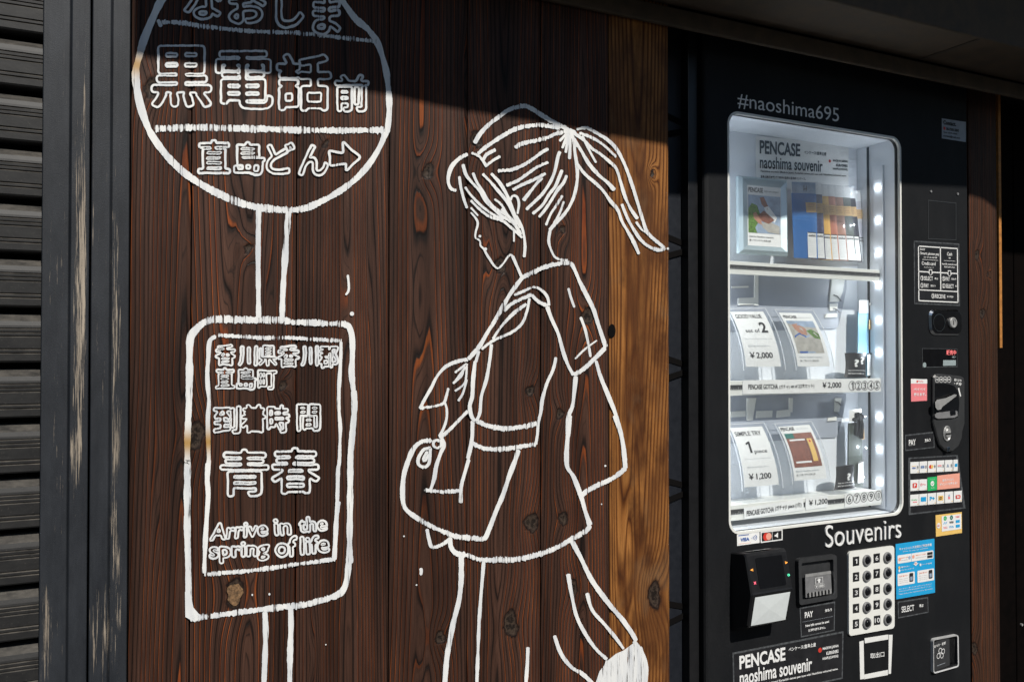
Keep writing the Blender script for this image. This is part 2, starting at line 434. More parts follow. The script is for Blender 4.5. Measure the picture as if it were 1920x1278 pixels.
_ol = {}
def letter_outline(s, grow=0.025, G=110):
    """outline loops of letters fattened by grow (share of their height), in the unit box"""
    key = (s, grow)
    if key in _ol: return _ol[key]
    V, F, L, sz = glyphs(s, 0.0)
    asp = sz[0] / sz[1]; gx, gy = int(G * asp), G; pad = int(G * grow) + 6
    M = np.zeros((gy + 2 * pad, gx + 2 * pad), bool)
    P_ = np.array([(x * gx + pad, y * gy + pad) for x, y in V])
    for f in F:
        for k in range(1, len(f) - 1):
            a, b, c = P_[f[0]], P_[f[k]], P_[f[k + 1]]
            x0, y0 = np.floor(np.minimum(np.minimum(a, b), c)).astype(int); x1, y1 = np.ceil(np.maximum(np.maximum(a, b), c)).astype(int) + 1
            yy, xx = np.mgrid[y0:y1, x0:x1]
            e = lambda p, q: (q[0] - p[0]) * (yy - p[1]) - (q[1] - p[1]) * (xx - p[0])
            w0, w1, w2 = e(a, b), e(b, c), e(c, a)
            M[y0:y1, x0:x1] |= ((w0 >= -.01) & (w1 >= -.01) & (w2 >= -.01)) | ((w0 <= .01) & (w1 <= .01) & (w2 <= .01))
    r = max(1, int(round(G * grow))); D_ = M.copy()
    for dy in range(-r, r + 1):
        for dx in range(-r, r + 1):
            if dx * dx + dy * dy <= r * r + .5: D_ |= np.roll(np.roll(M, dy, 0), dx, 1)
    A = D_.astype(float)
    for _ in range(3):
        A = (A + np.roll(A, 1, 0) + np.roll(A, -1, 0)) / 3; A = (A + np.roll(A, 1, 1) + np.roll(A, -1, 1)) / 3
    h, w = A.shape; link = {}; pos = {}
    def cut(k):
        (y, x, d) = k; a = A[y, x]; b = A[y, x + 1] if d == 0 else A[y + 1, x]; t = (.5 - a) / (b - a)
        pos[k] = (x + t, y) if d == 0 else (x, y + t)
        return k
    for y in range(h - 1):
        for x in range(w - 1):
            q = (A[y, x] > .5, A[y, x + 1] > .5, A[y + 1, x + 1] > .5, A[y + 1, x] > .5)
            if all(q) or not any(q): continue
            ed_ = []
            if q[0] != q[1]: ed_.append((y, x, 0))
            if q[1] != q[2]: ed_.append((y, x + 1, 1))
            if q[2] != q[3]: ed_.append((y + 1, x, 0))
            if q[3] != q[0]: ed_.append((y, x, 1))
            for k in range(0, len(ed_), 2):
                a, b = cut(ed_[k]), cut(ed_[k + 1]); link.setdefault(a, []).append(b); link.setdefault(b, []).append(a)
    seen = set(); loops = []
    for st in link:
        if st in seen: continue
        lp = [st]; seen.add(st); cur = st
        while True:
            nx = [k for k in link[cur] if k not in seen]
            if not nx: break
            cur = nx[0]; seen.add(cur); lp.append(cur)
        if len(lp) > 8: loops.append([pos[k] for k in lp])
    al_ = np.array([p for l in loops for p in l]); mn, mx = al_.min(0), al_.max(0)
    _ol[key] = [[((x - mn[0]) / (mx[0] - mn[0]), (y - mn[1]) / (mx[1] - mn[1])) for x, y in l] for l in loops]
    return _ol[key]

class Patch:
    """a (possibly bowed) four-cornered surface: TL, TR, BR, BL in world space, u to the right, v down"""
    def __init__(s, TL, TR, BR, BL, bow=0.0):
        s.c = [Vector(p) for p in (TL, TR, BR, BL)]; s.bow = bow
        n = (s.c[1] - s.c[0]).cross(s.c[3] - s.c[0]).normalized()
        mid = sum(s.c, Vector()) / 4
        s.n = n if n.dot(CAM - mid) > 0 else -n
        s.w = ((s.c[1] - s.c[0]).length + (s.c[2] - s.c[3]).length) / 2
        s.h = ((s.c[3] - s.c[0]).length + (s.c[2] - s.c[1]).length) / 2
    def P(s, u, v, off=0.0):
        p = (s.c[0] * (1 - u) + s.c[1] * u) * (1 - v) + (s.c[3] * (1 - u) + s.c[2] * u) * v
        return p + s.n * (off + s.bow * 4 * v * (1 - v))
    def rect(s, mb, u0, v0, u1, v1, m, off=0.0005):
        k = 8 if s.bow else 1
        for i in range(k):
            a, b = v0 + (v1 - v0) * i / k, v0 + (v1 - v0) * (i + 1) / k
            mb.poly([s.P(u0, a, off), s.P(u1, a, off), s.P(u1, b, off), s.P(u0, b, off)], m)
    def rrect(s, mb, u0, v0, u1, v1, m, off=0.0005, r=0.1, k=5):
        ru = r; rv = r * s.w / s.h; pts = []
        for cx, cy, a0 in ((u1 - ru, v0 + rv, -90), (u1 - ru, v1 - rv, 0), (u0 + ru, v1 - rv, 90), (u0 + ru, v0 + rv, 180)):
            for i in range(k + 1):
                a = R(a0 + 90 * i / k); pts.append(s.P(cx + ru * math.cos(a), cy + rv * math.sin(a), off))
        mb.poly(pts, m)
        return pts
    def shape(s, mb, uv, m, off=0.0007):
        mb.poly([s.P(u, v, off) for u, v in uv], m)
    def ell(s, mb, u, v, ru, m, off=0.0007, rv=None, k=20):
        rv = ru * s.w / s.h if rv is None else rv
        s.shape(mb, [(u + ru * math.cos(2 * math.pi * i / k), v + rv * math.sin(2 * math.pi * i / k)) for i in range(k)], m, off)
    def ringe(s, mb, u, v, ru, m, off=0.0007, t=0.2, k=20):
        q = s.w / s.h
        for i in range(k):
            a, b = 2 * math.pi * i / k, 2 * math.pi * (i + 1) / k
            g = lambda an, rr: s.P(u + rr * math.cos(an), v + rr * q * math.sin(an), off)
            mb.poly([g(a, ru), g(b, ru), g(b, ru * (1 - t)), g(a, ru * (1 - t))], m)
    def text(s, mb, st, u0, v0, u1, v1, m, off=0.0008, bold=0.0):
        V, F, L, sz = glyphs(st, bold)
        mb.mesh([s.P(u0 + (u1 - u0) * x, v1 + (v0 - v1) * y, off) for x, y in V], F, m)
    def slab(s, mb, m, th=0.0006, edge=None):
        k = 10 if s.bow else 1
        A = [[s.P(u, i / k, 0) for u in (0, 1)] for i in range(k + 1)]
        B = [[s.P(u, i / k, -th) for u in (0, 1)] for i in range(k + 1)]
        for i in range(k):
            mb.poly([A[i][0], A[i][1], A[i + 1][1], A[i + 1][0]], m); mb.poly([B[i][0], B[i + 1][0], B[i + 1][1], B[i][1]], m)
            for q in (0, 1): mb.poly([A[i][q], B[i][q], B[i + 1][q], A[i + 1][q]], edge or m)
        mb.poly([A[0][0], B[0][0], B[0][1], A[0][1]], edge or m); mb.poly([A[k][0], A[k][1], B[k][1], B[k][0]], edge or m)

def PQ(z, q, y, bow=0.0):
    """patch from four picture points (TL, TR, BR, BL) lying at depth y (one value or four)"""
    ys = y if isinstance(y, (list, tuple)) else [y] * 4
    return Patch(*[U(*z(p), yy) for p, yy in zip(q, ys)], bow=bow)

# ================================================================ SETTING
MY = 0.055                          # front of the vending machine (set back from the boards)
g = MB(MGRND); g.box(-30, 30, -30, 30, -0.3, 0.0)
go = g.build('ground'); go['kind'] = 'structure'

KNOTS = [(283, 165, 15), (368, 815, 21), (440, 1110, 21), (465, 465, 9), (803, 322, 12), (530, 722, 8), (893, 262, 12),
         (1101, 593, 13), (994, 732, 9), (1050, 776, 8), (938, 497, 13), (997, 979, 15), (1056, 971, 10), (1075, 1102, 11),
         (958, 1170, 17), (826, 1195, 11), (1227, 1115, 15), (1224, 326, 4), (1055, 429, 6), (1010, 334, 5), (610, 270, 6)]
LENS = [(445, 480, 16, 90), (790, 560, 16, 130), (300, 900, 10, 120), (650, 560, 9, 70), (640, 960, 12, 120), (590, 1230, 10, 60),
        (1085, 690, 16, 90), (1193, 470, 17, 120), (1192, 860, 10, 170), (1070, 450, 12, 110), (920, 470, 10, 60), (870, 160, 10, 90),
        (500, 620, 10, 120), (430, 640, 14, 80), (790, 1200, 10, 60), (940, 320, 10, 90), (690, 420, 9, 120), (1180, 1040, 8, 90)]

def timber(mb, x0, x1, yf, z0, z1, tone, seed, knots=(), lens=(), F=140.0, B=5.0, u0=0.5, thick=0.012, step=0.0065, edge=0.0018):
    """one sawn board: fine grid front carrying the growth ring field, with rounded long edges and real sides"""
    r = random.Random(seed)
    nx = max(6, int((x1 - x0) / step)); nz = max(8, int((z1 - z0) / (step * 1.15)))
    xs = np.linspace(x0, x1, nx + 1); zs = np.linspace(z0, z1, nz + 1)
    X, Z = np.meshgrid(xs, zs)
    c = x0 + (x1 - x0) * u0
    drift = sum(r.uniform(-.006, .006) * np.sin(Z * r.uniform(1.2, 5) + r.uniform(0, 6)) for _ in range(4))
    h = 0.012 + 0.008 * np.sin(Z * r.uniform(1.5, 3.5) + r.uniform(0, 6))
    ring = 1.0 * F * np.sqrt((X - c - drift) ** 2 + h * h) + .42 * B * (Z + 0.06 * np.sin(Z * r.uniform(3, 6) + r.uniform(0, 6)))
    kn = np.zeros_like(X); Y = np.full_like(X, yf)
    for _ in range(int((z1 - z0) * 2)):
        a, b = r.uniform(x0, x1), r.uniform(z0, z1)
        ring += r.uniform(-.8, .8) * np.exp(-((X - a) / r.uniform(.008, .02)) ** 2 - ((Z - b) / r.uniform(.12, .30)) ** 2)
    for (a, b, sx, sz) in lens:
        if x0 - .02 < a < x1 + .02: ring += r.choice((1.5, 1.9)) * np.exp(-((X - a) / (sx * .9)) ** 2 - ((Z - b) / (sz * 1.3)) ** 2)
    for (a, b, q) in knots:
        if x0 - .012 < a < x1 + .012:
            d2 = ((X - a) / (q * 1.9)) ** 2 + ((Z - b) / (q * 3.4)) ** 2
            ring += 2.2 * np.exp(-d2)
            an = np.arctan2(Z - b, X - a); wq = 1 + .16 * np.sin(2 * an + a * 90) + .11 * np.sin(3 * an + b * 70) + .07 * np.sin(7 * an + a * 300)
            dk = (((X - a) / (q * .88)) ** 2 + ((Z - b) / (q * 1.35)) ** 2) / wq ** 2
            kn = np.maximum(kn, np.clip(1.25 - dk, 0, 1))
            Y += 0.0022 * np.clip(1 - dk, 0, 1)
    kx = 0
    Y[:, 0] += edge * 1.6; Y[:, -1] += edge * 1.6
    i0 = len(mb.v)
    V = np.stack([X, Y, Z], -1).reshape(-1, 3).tolist()
    W1 = nx + 1
    mb.v += V
    for k, vals in (('ring', ring), ('knot', kn), ('tone', np.full_like(X, tone))):
        mb.att.setdefault(k, []).extend(vals.reshape(-1).tolist())
    k = mb.mi(MW)
    for a in range(nz):
        o = i0 + a * W1
        for b in range(nx):
            mb.f.append([o + b, o + b + 1, o + W1 + b + 1, o + W1 + b]); mb.m.append(k)
    # sides, ends and back
    j0 = len(mb.v)
    for (x, y, z, rg) in [(x0, yf + edge * 1.6, z0, ring[0, 0]), (x1, yf + edge * 1.6, z0, ring[0, -1]), (x1, yf + edge * 1.6, z1, ring[-1, -1]), (x0, yf + edge * 1.6, z1, ring[-1, 0]),
                          (x0, yf + thick, z0, ring[0, 0] + 3), (x1, yf + thick, z0, ring[0, -1] + 3), (x1, yf + thick, z1, ring[-1, -1] + 3), (x0, yf + thick, z1, ring[-1, 0] + 3)]:
        mb.v.append((x, y, z)); mb.att['ring'].append(float(rg)); mb.att['knot'].append(0.0); mb.att['tone'].append(tone)
    for f in ([0, 4, 7, 3], [1, 2, 6, 5], [0, 1, 5, 4], [3, 7, 6, 2]):
        mb.f.append([j0 + q for q in f]); mb.m.append(k)

def kw(lst):
    out = []
    for (px, py, q) in lst:
        p = U(px, py); s = (U(px + q, py) - p).length
        out.append((p.x, p.z, s))
    return out
def lw(lst):
    out = []
    for (px, py, a, b) in lst:
        p = U(px, py); out.append((p.x, p.z, (U(px + a, py) - p).length, (U(px, py + b) - p).length))
    return out

ZT = 2.9
wall = thing('timber_wall', 'dark burned timber board wall with white brush paintings of a bus stop and a girl', 'wall', (U(243, 640).x, 0, 0))
seams = [243, 358, 556, 730, 877, 1015, 1143, 1256]
bd = MB(MW); KW, LW = kw(KNOTS), lw(LENS)
prm = [(150, 4.0, 0.9), (120, -5.0, 0.5), (165, 4.5, 0.55), (120, 6.5, 0.42), (135, -5.5, 0.45), (150, 5.0, 0.6), (62, -5.5, 0.42)]
for i, (a, b) in enumerate(zip(seams, seams[1:])):
    xa, xb = U(a, 640).x, U(b, 640).x
    gap = 0.0012
    timber(bd, xa + gap, xb - gap, (0.0 if i % 2 else 0.0006), 0.02, ZT, 1.0 if i == 6 else 0.0, 40 + i, KW, LW, *prm[i])
bo = bd.build('boards', wall)
bk = MB(MDARK); bk.box(U(243, 640).x - .0, U(1256, 640).x - 0.006, 0.0135, 0.05, 0.0, ZT - .01); bk.build('backing', wall)
kh = MB(MDARK); p = U(1148, 620)                 # a knot has fallen out of the board's edge
kh.mesh([(p.x + .0095 * math.cos(a) - .001, -0.0004, p.z + .015 * math.sin(a)) for a in np.linspace(0, 2 * math.pi, 14, False)], [list(range(14))])
kh.build('knot_hole', wall)

# ---------------------------------------------------------------- painted lines
_layer = [0]
class Paint(MB):
    def __init__(s): MB.__init__(s, MPT); s.att = {'dry': [], 'stain': []}
    def ribbon(s, L, C, Rr, dry, stains, yy, closed=False):
        i = len(s.v); n = len(L)
        for k in range(n):
            for p, ex in ((L[k], 1.0), (C[k], 0.0), (Rr[k], 1.0)):
                w = U(p[0], p[1], yy); s.v.append(tuple(w))
                s.att['dry'].append(dry[k] + 0.30 * ex); s.att['stain'].append(stains[k])
        for k in range(n if closed else n - 1):
            a, b = i + 3 * k, i + 3 * ((k + 1) % n)
            for q in (0, 1): s.f.append([a + q, a + q + 1, b + q + 1, b + q]); s.m.append(0)
    def stroke(s, z, pts, w, dry=0.0, closed=False, jit=1.0, stain=None):
        """brush stroke through zoomed picture points pts, w picture pixels wide"""
        P_ = [z(p) for p in pts]; n = len(P_)
        if closed: get = lambda i: P_[i % n]
        else: get = lambda i: P_[min(max(i, 0), n - 1)]
        out = []
        for i in range(n if closed else n - 1):
            a, b, c, d = (np.array(get(i + k), float) for k in (-1, 0, 1, 2))
            st = max(2, int(np.hypot(*(c - b)) / 1.6))
            for q in range(st):
                t = q / st
                out.append(0.5 * ((2 * b) + (c - a) * t + (2 * a - 5 * b + 4 * c - d) * t * t + (3 * b - a - 3 * c + d) * t ** 3))
        if not closed: out.append(np.array(P_[-1], float))
        out = np.array(out); m = len(out)
        tg = np.roll(out, -1, 0) - np.roll(out, 1, 0)
        if not closed: tg[0] = out[1] - out[0]; tg[-1] = out[-1] - out[-2]
        tg /= np.maximum(np.hypot(tg[:, 0], tg[:, 1])[:, None], 1e-6)
        nr = np.stack([-tg[:, 1], tg[:, 0]], 1)
        hor = np.abs(tg[:, 0]) ** 1.5                     # how far the brush ran across the grain
        L, C, Rr, dr = [], [], [], []
        ph = rng.uniform(0, 100)
        big = min(1.0, w / 9.0)
        for k in range(m):
            x, y = out[k]
            wv = 1 + 0.34 * mnoise.noise((x * .03 + ph, y * .03, 0.0)) + 0.10 * mnoise.noise((x * .11, y * .11 + ph, 0.0))
            e = 1.0
            if not closed:
                dd = min(k, m - 1 - k) * 1.6 / (w * 0.5)
                if dd < 1: e = math.sqrt(max(0.04, 1 - (1 - dd) ** 2))
            hw = w * 0.5 * wv * e
            # grain-combed edges: every fibre drags the edge up or down
            ja = (2.0 * hor[k] ** 3 * big + 0.22 * min(1, w / 6)) * jit
            j1 = rng.gauss(0, .6) * ja * 0.55 + mnoise.noise((x * .23 + ph, 3.0, 1.0)) * ja * 0.9
            j2 = rng.gauss(0, .6) * ja * 0.55 + mnoise.noise((x * .23 + ph, 9.0, 5.0)) * ja * 0.9
            L.append((x + nr[k, 0] * (hw + j1), y + nr[k, 1] * (hw + j1)))
            C.append((x, y)); Rr.append((x - nr[k, 0] * (hw + j2), y - nr[k, 1] * (hw + j2)))
            dr.append(dry - 0.1 + 0.50 * hor[k] ** 3 + 0.30 * mnoise.noise((x * .012, y * .012, ph)) )
        sn = [0.0] * m
        if stain: sn = [math.exp(-((c[0] - stain[0]) ** 2 + (c[1] - stain[1]) ** 2) / stain[2] ** 2) for c in C]
        _layer[0] = (_layer[0] + 1) % 40
        s.ribbon(L, C, Rr, dr, sn, -0.0012 - _layer[0] * 0.00004, closed)
    def blot(s, z, pts, dry=0.0):
        P_ = [z(p) for p in pts]; n = len(P_); i = len(s.v)
        _layer[0] = (_layer[0] + 1) % 40
        yy = -0.0012 - _layer[0] * 0.00004
        c = (sum(p[0] for p in P_) / n, sum(p[1] for p in P_) / n)
        for p in [c] + P_:
            s.v.append(tuple(U(p[0], p[1], yy))); s.att['dry'].append(dry); s.att['stain'].append(0.0)
        for k in range(n): s.f.append([i, i + 1 + k, i + 1 + (k + 1) % n]); s.m.append(0)
    def dot(s, z, p, r, ry=None):
        q = z(p)
        s.blot(ID, [(q[0] + r * math.cos(a), q[1] + (ry or r) * math.sin(a)) for a in np.linspace(0, 2 * math.pi, 12, False)])
    def letter(s, z, st, q, w, bold=0.03, dry=-0.45):
        """the outlines of bold letters, brushed inside the picture quad TL, TR, BR, BL"""
        loops = letter_outline(st, bold)
        TL, TR, BR, BL = [np.array(z(p), float) for p in q]
        for lp in loops:
            pts = []
            for a, b in lp:
                u, v = a, 1 - b
                pts.append((TL * (1 - u) + TR * u) * (1 - v) + (BL * (1 - u) + BR * u) * v)
            # even spacing, drop crumbs
            per = sum(np.hypot(*(pts[k] - pts[k - 1])) for k in range(len(pts)))
            if per < 14: continue
            res = [pts[0]]
            for p in pts[1:]:
                if np.hypot(*(p - res[-1])) > 2.6: res.append(p)
            if len(res) < 4: continue
            ph = rng.uniform(0, 50)
            res = [p + np.array((mnoise.noise((p[0] * .09, p[1] * .09, ph)), mnoise.noise((p[0] * .09, p[1] * .09, ph + 9)))) * 0.9 for p in res]
            s.stroke(ID, [tuple(p) for p in res], w, dry, True, 0.4)

def sq(x0, y0, x1, y1, dl=0, dr=0): return [(x0, y0), (x1, y0 + dr), (x1, y1 + dr), (x0, y1)]

# --- the bus stop
pb = Paint()
pb.stroke(zA, [(215, -40), (175, 30), (130, 130), (90, 230), (65, 320), (45, 400), (48, 480), (65, 580), (95, 680), (130, 760), (190, 850), (260, 930),
               (340, 1000), (440, 1065), (560, 1125), (680, 1170), (800, 1190), (900, 1200)], 13.5, stain=(252, 120, 22))
pb.stroke(zA, [(880, 1198), (995, 1192), (1100, 1150), (1200, 1095), (1300, 1020), (1380, 930), (1440, 830), (1475, 740)], 11)
pb.stroke(zA, [(1478, 760), (1490, 640), (1488, 540), (1475, 420), (1450, 320), (1420, 240), (1370, 170), (1300, 110), (1240, 30), (1195, -40)], 11.5)
pb.stroke(zA, [(165, 128), (300, 130), (420, 150), (720, 180), (980, 190), (1300, 225), (1425, 237)], 7.5, .12)
pb.stroke(zA, [(170, 112), (190, 155)], 8)
pb.stroke(zA, [(150, 735), (400, 728), (700, 735), (925, 740)], 12.5)
pb.stroke(zA, [(910, 742), (1200, 745), (1465, 742)], 11.5)
pole1 = [(485, 390), (484, 480), (485, 596)]
pb.stroke(ID, pole1, 9.5); pb.stroke(ID, [(541, 396), (534, 490), (530, 560), (529, 604)], 10.5)
pb.stroke(zC, [(540, 872), (545, 1000), (540, 1150), (534, 1300)], 9.5); pb.stroke(zC, [(687, 838), (690, 960), (685, 1100), (682, 1300)], 10)
# timetable panel
pb.stroke(zB, [(845, 160), (760, 150), (640, 150), (480, 147), (330, 143), (240, 165), (180, 215), (140, 275), (133, 400), (133, 520), (130, 640), (128, 760), (120, 900)], 13, stain=(349, 832, 20))
pb.stroke(ID, [zB((124, 850)), zB((118, 1010)), zB((118, 1150)), zC((97, 20)), zC((95, 200)), zC((95, 400)), zC((100, 600)), zC((102, 720)), zC((105, 830)), zC((128, 915))], 12, stain=(349, 830, 24))
pb.blot(zC, [(82, 760), (112, 760), (130, 850), (165, 890), (140, 935), (84, 905)], -.1)
pb.stroke(zC, [(110, 915), (300, 890), (450, 870), (620, 850), (760, 835), (850, 812), (930, 790), (985, 755), (1010, 690), (1022, 580)], 11)
pb.stroke(ID, [zC((1026, 600)), zC((1026, 450)), zC((1028, 300)), zC((1030, 100)), zB((1268, 1100)), zB((1285, 900)), zB((1295, 760)), zB((1290, 640))], 11)
pb.stroke(zB, [(845, 165), (1000, 168), (1120, 175), (1235, 182), (1268, 225), (1280, 300), (1280, 420), (1275, 520), (1288, 650)], 11)
pb.stroke(zB, [(335, 257), (480, 265), (640, 275)], 7, .1); pb.stroke(zB, [(630, 275), (850, 275), (1000, 285), (1205, 295)], 7, .15)
pb.stroke(zB, [(320, 262), (275, 300), (265, 420), (258, 520), (262, 620), (270, 720), (262, 850), (265, 1000), (268, 1150), (258, 1290)], 8, stain=(390, 828, 24))
pb.stroke(zC, [(213, 20), (208, 100), (215, 200), (208, 320), (200, 450), (195, 560), (192, 655)], 8.5)
pb.stroke(zC, [(192, 662), (300, 652), (450, 640), (600, 620), (670, 610)], 7.5); pb.stroke(zC, [(672, 608), (820, 590), (945, 572)], 7.5)
pb.stroke(ID, [zB((1200, 300)), zB((1198, 420)), zB((1190, 560)), zB((1185, 650)), zB((1185, 780)), zB((1195, 900)), zB((1193, 1000)), zB((1188, 1150)), zC((960, 60)), zC((957, 180)), zC((955, 250))], 6.5)
pb.stroke(zC, [(960, 240), (950, 350), (945, 450), (938, 578)], 9)
# drips
pb.stroke(ID, [(652, 515), (654, 535), (653, 546), (648, 553)], 4.5, -.2); pb.dot(ID, (660, 588), 4); pb.dot(zC, (468, 778), 1.6, 2); pb.dot(zC, (566, 774), 1.8, 2.4); pb.dot(zC, (890, 1063), 1.3)
sign = pb.build('painted_bus_stop', wall)
sign['label'] = 'white brush painting of a round bus stop sign with timetable'
pl = Paint()
LW1 = 5.0
for ch, q in (('な', (320, -70, 535, 110)), ('お', (575, -40, 785, 135)), ('し', (845, -70, 1000, 158)), ('ま', (1055, -15, 1210, 195))):
    pl.letter(zA, ch, sq(*q), 4.6, .035)
for ch, q in (('黒', (135, 262, 475, 612)), ('電', (500, 292, 825, 622)), ('話', (848, 310, 1158, 634)), ('前', (1180, 428, 1372, 636))):
    pl.letter(zA, ch, sq(*q), 4.2, .016 if ch == '電' else .026)
for ch, q in (('直', (400, 800, 582, 988)), ('島', (605, 812, 778, 998)), ('ど', (790, 815, 950, 992)), ('ん', (975, 828, 1140, 1000))):
    pl.letter(zA, ch, sq(*q), 4.4, .03)
pl.stroke(zA, [(1150, 862), (1190, 868), (1225, 870), (1226, 840), (1230, 812), (1275, 855), (1322, 896), (1285, 935), (1248, 972), (1243, 950), (1240, 935), (1195, 940), (1155, 942), (1152, 900)], 4.6, -.1, True, .5)
for ch, q in (('香', (318, 322, 455, 470)), ('川', (477, 333, 610, 470)), ('県', (620, 330, 748, 472)), ('香', (757, 328, 905, 482)), ('川', (920, 333, 1040, 472)), ('郡', (1045, 335, 1180, 487)),
              ('直', (318, 487, 450, 630)), ('島', (465, 487, 602, 640)), ('町', (615, 505, 747, 638)),
              ('到', (303, 755, 492, 948)), ('着', (497, 745, 668, 942)), ('時', (680, 748, 836, 942)), ('間', (890, 742, 1055, 930))):
    pl.letter(zB, ch, sq(*q), 3.5, .026)
pl.letter(ID, '青', sq(413, 842, 504, 930), 4.2, .020); pl.letter(ID, '春', sq(510, 839, 598, 925), 4.2, .020)
for st, q in (('Arrive', [(240, 370), (555, 350), (556, 438), (225, 468)]), ('in', [(590, 345), (690, 345), (690, 432), (600, 438)]), ('the', [(730, 335), (893, 325), (897, 408), (738, 422)]),
              ('spring', [(220, 482), (566, 470), (563, 580), (225, 600)]), ('of', [(600, 450), (722, 440), (722, 560), (600, 560)]), ('life', [(742, 445), (905, 432), (910, 532), (745, 550)])):
    pl.letter(zC, st, q, 3.6, .040)
lo = pl.build('lettering', sign)

# --- the girl
pg = Paint(); w_ = 1.0
HEAD = [
 ([(262, 335), (300, 270), (360, 205), (430, 150), (500, 100), (580, 75), (640, 78), (720, 125), (800, 175), (870, 210), (930, 240)], 8.5),
 ([(285, 410), (330, 370), (400, 320), (480, 270), (560, 230), (640, 212), (720, 205), (800, 215), (870, 225)], 8),
 ([(545, 365), (600, 335), (690, 315), (770, 295), (840, 265), (890, 255)], 8.5),
 ([(322, 455), (350, 410), (412, 378)], 7.5), ([(345, 492), (400, 450), (445, 425)], 5.5), ([(240, 400), (300, 430), (350, 500)], 6),
 ([(215, 408), (150, 445), (100, 500), (78, 570), (80, 620), (100, 655), (135, 667)], 7.5),
 ([(180, 480), (200, 550), (240, 605), (300, 670), (340, 740), (400, 800), (460, 850), (540, 900), (590, 980)], 6),
 ([(155, 565), (165, 640), (185, 720), (210, 792)], 5.5),
 ([(250, 540), (280, 610), (320, 670), (360, 740), (420, 800), (500, 850), (560, 910)], 5.8),
 ([(318, 548), (370, 600), (430, 670), (480, 730), (520, 800), (550, 860), (590, 930)], 6.2),
 ([(378, 545), (430, 600), (470, 660), (500, 720), (530, 800), (555, 860)], 6.4),
 ([(195, 640), (230, 690), (280, 745), (330, 790), (400, 840), (470, 870)], 5), ([(235, 735), (300, 800), (370, 850), (460, 880), (540, 945), (600, 1000)], 5.4),
 ([(402, 725), (450, 765), (490, 830), (540, 890)], 5), ([(450, 795), (500, 850), (550, 915)], 5),
 ([(555, 840), (590, 910), (610, 980), (618, 1060), (612, 1137)], 5.5),
 ([(515, 738), (530, 705), (560, 710), (575, 760), (565, 832)], 4.6), ([(540, 945), (540, 1028)], 4),
 ([(425, 527), (520, 520), (600, 490), (680, 440), (740, 395), (785, 372)], 7), ([(485, 632), (560, 600), (620, 560), (690, 510), (750, 480), (785, 470)], 6.4),
 ([(530, 662), (600, 625), (680, 590), (765, 545)], 6), ([(605, 738), (650, 680), (690, 630), (738, 572)], 6.6),
 ([(625, 802), (680, 750), (740, 690), (800, 600), (830, 520), (850, 430), (865, 390)], 6.6), ([(670, 832), (740, 770), (790, 690), (830, 640), (860, 570), (880, 520)], 6),
 ([(715, 855), (760, 800), (800, 740), (850, 660), (890, 610), (912, 558)], 6), ([(765, 912), (800, 830), (840, 770), (882, 700)], 5.5), ([(820, 900), (860, 830), (892, 742)], 4.6),
 ([(960, 300), (970, 400), (985, 500), (985, 600), (965, 700), (930, 780), (880, 850), (830, 900), (790, 948)], 6.8),
 ([(795, 945), (785, 1020), (800, 1080), (830, 1135), (880, 1155), (920, 1157)], 5.4),
 ([(930, 245), (860, 320)], 6), ([(930, 245), (880, 370)], 6), ([(928, 245), (905, 402)], 6), ([(930, 250), (935, 350), (932, 447)], 6.5), ([(890, 240), (930, 250), (980, 270)], 13), ([(940, 260), (985, 360)], 8),
 ([(980, 237), (1050, 225), (1120, 260), (1200, 310), (1260, 370), (1310, 460), (1350, 560), (1390, 680), (1420, 780), (1450, 880), (1480, 960), (1540, 1020), (1605, 1072)], 6.6),
 ([(960, 260), (1030, 310), (1090, 370), (1150, 410), (1210, 460), (1260, 510), (1290, 600), (1320, 700), (1360, 790), (1412, 867)], 6.6),
 ([(1000, 260), (1080, 290), (1150, 330), (1210, 380), (1262, 432)], 5.5), ([(960, 300), (1010, 380), (1070, 480), (1140, 560), (1200, 610), (1250, 665)], 7),
 ([(985, 480), (1040, 550), (1110, 610), (1170, 670), (1220, 740), (1270, 800), (1300, 880), (1340, 950), (1380, 1020), (1422, 1115)], 6.8),
 ([(1300, 760), (1340, 860), (1390, 950), (1440, 1020), (1500, 1065), (1560, 1085), (1610, 1075)], 6), ([(1400, 885), (1440, 940), (1485, 972)], 4.6), ([(1020, 280), (1080, 400), (1120, 472)], 4.6),
 ([(235, 785), (262, 815), (288, 845)], 3.8),
 ([(235, 820), (270, 860), (285, 900), (270, 960), (270, 1000), (300, 1020), (305, 1055), (330, 1080), (345, 1110), (370, 1150), (400, 1195), (430, 1213), (465, 1180), (500, 1130), (525, 1122), (550, 1180), (592, 1265)], 4.2)]
for pts, w in HEAD: pg.stroke(zD, pts, w * .92)
pg.dot(zD, (300, 988), 2.6); pg.dot(zD, (340, 1078), 3.0); pg.dot(zD, (1625, 1075), 2.2)
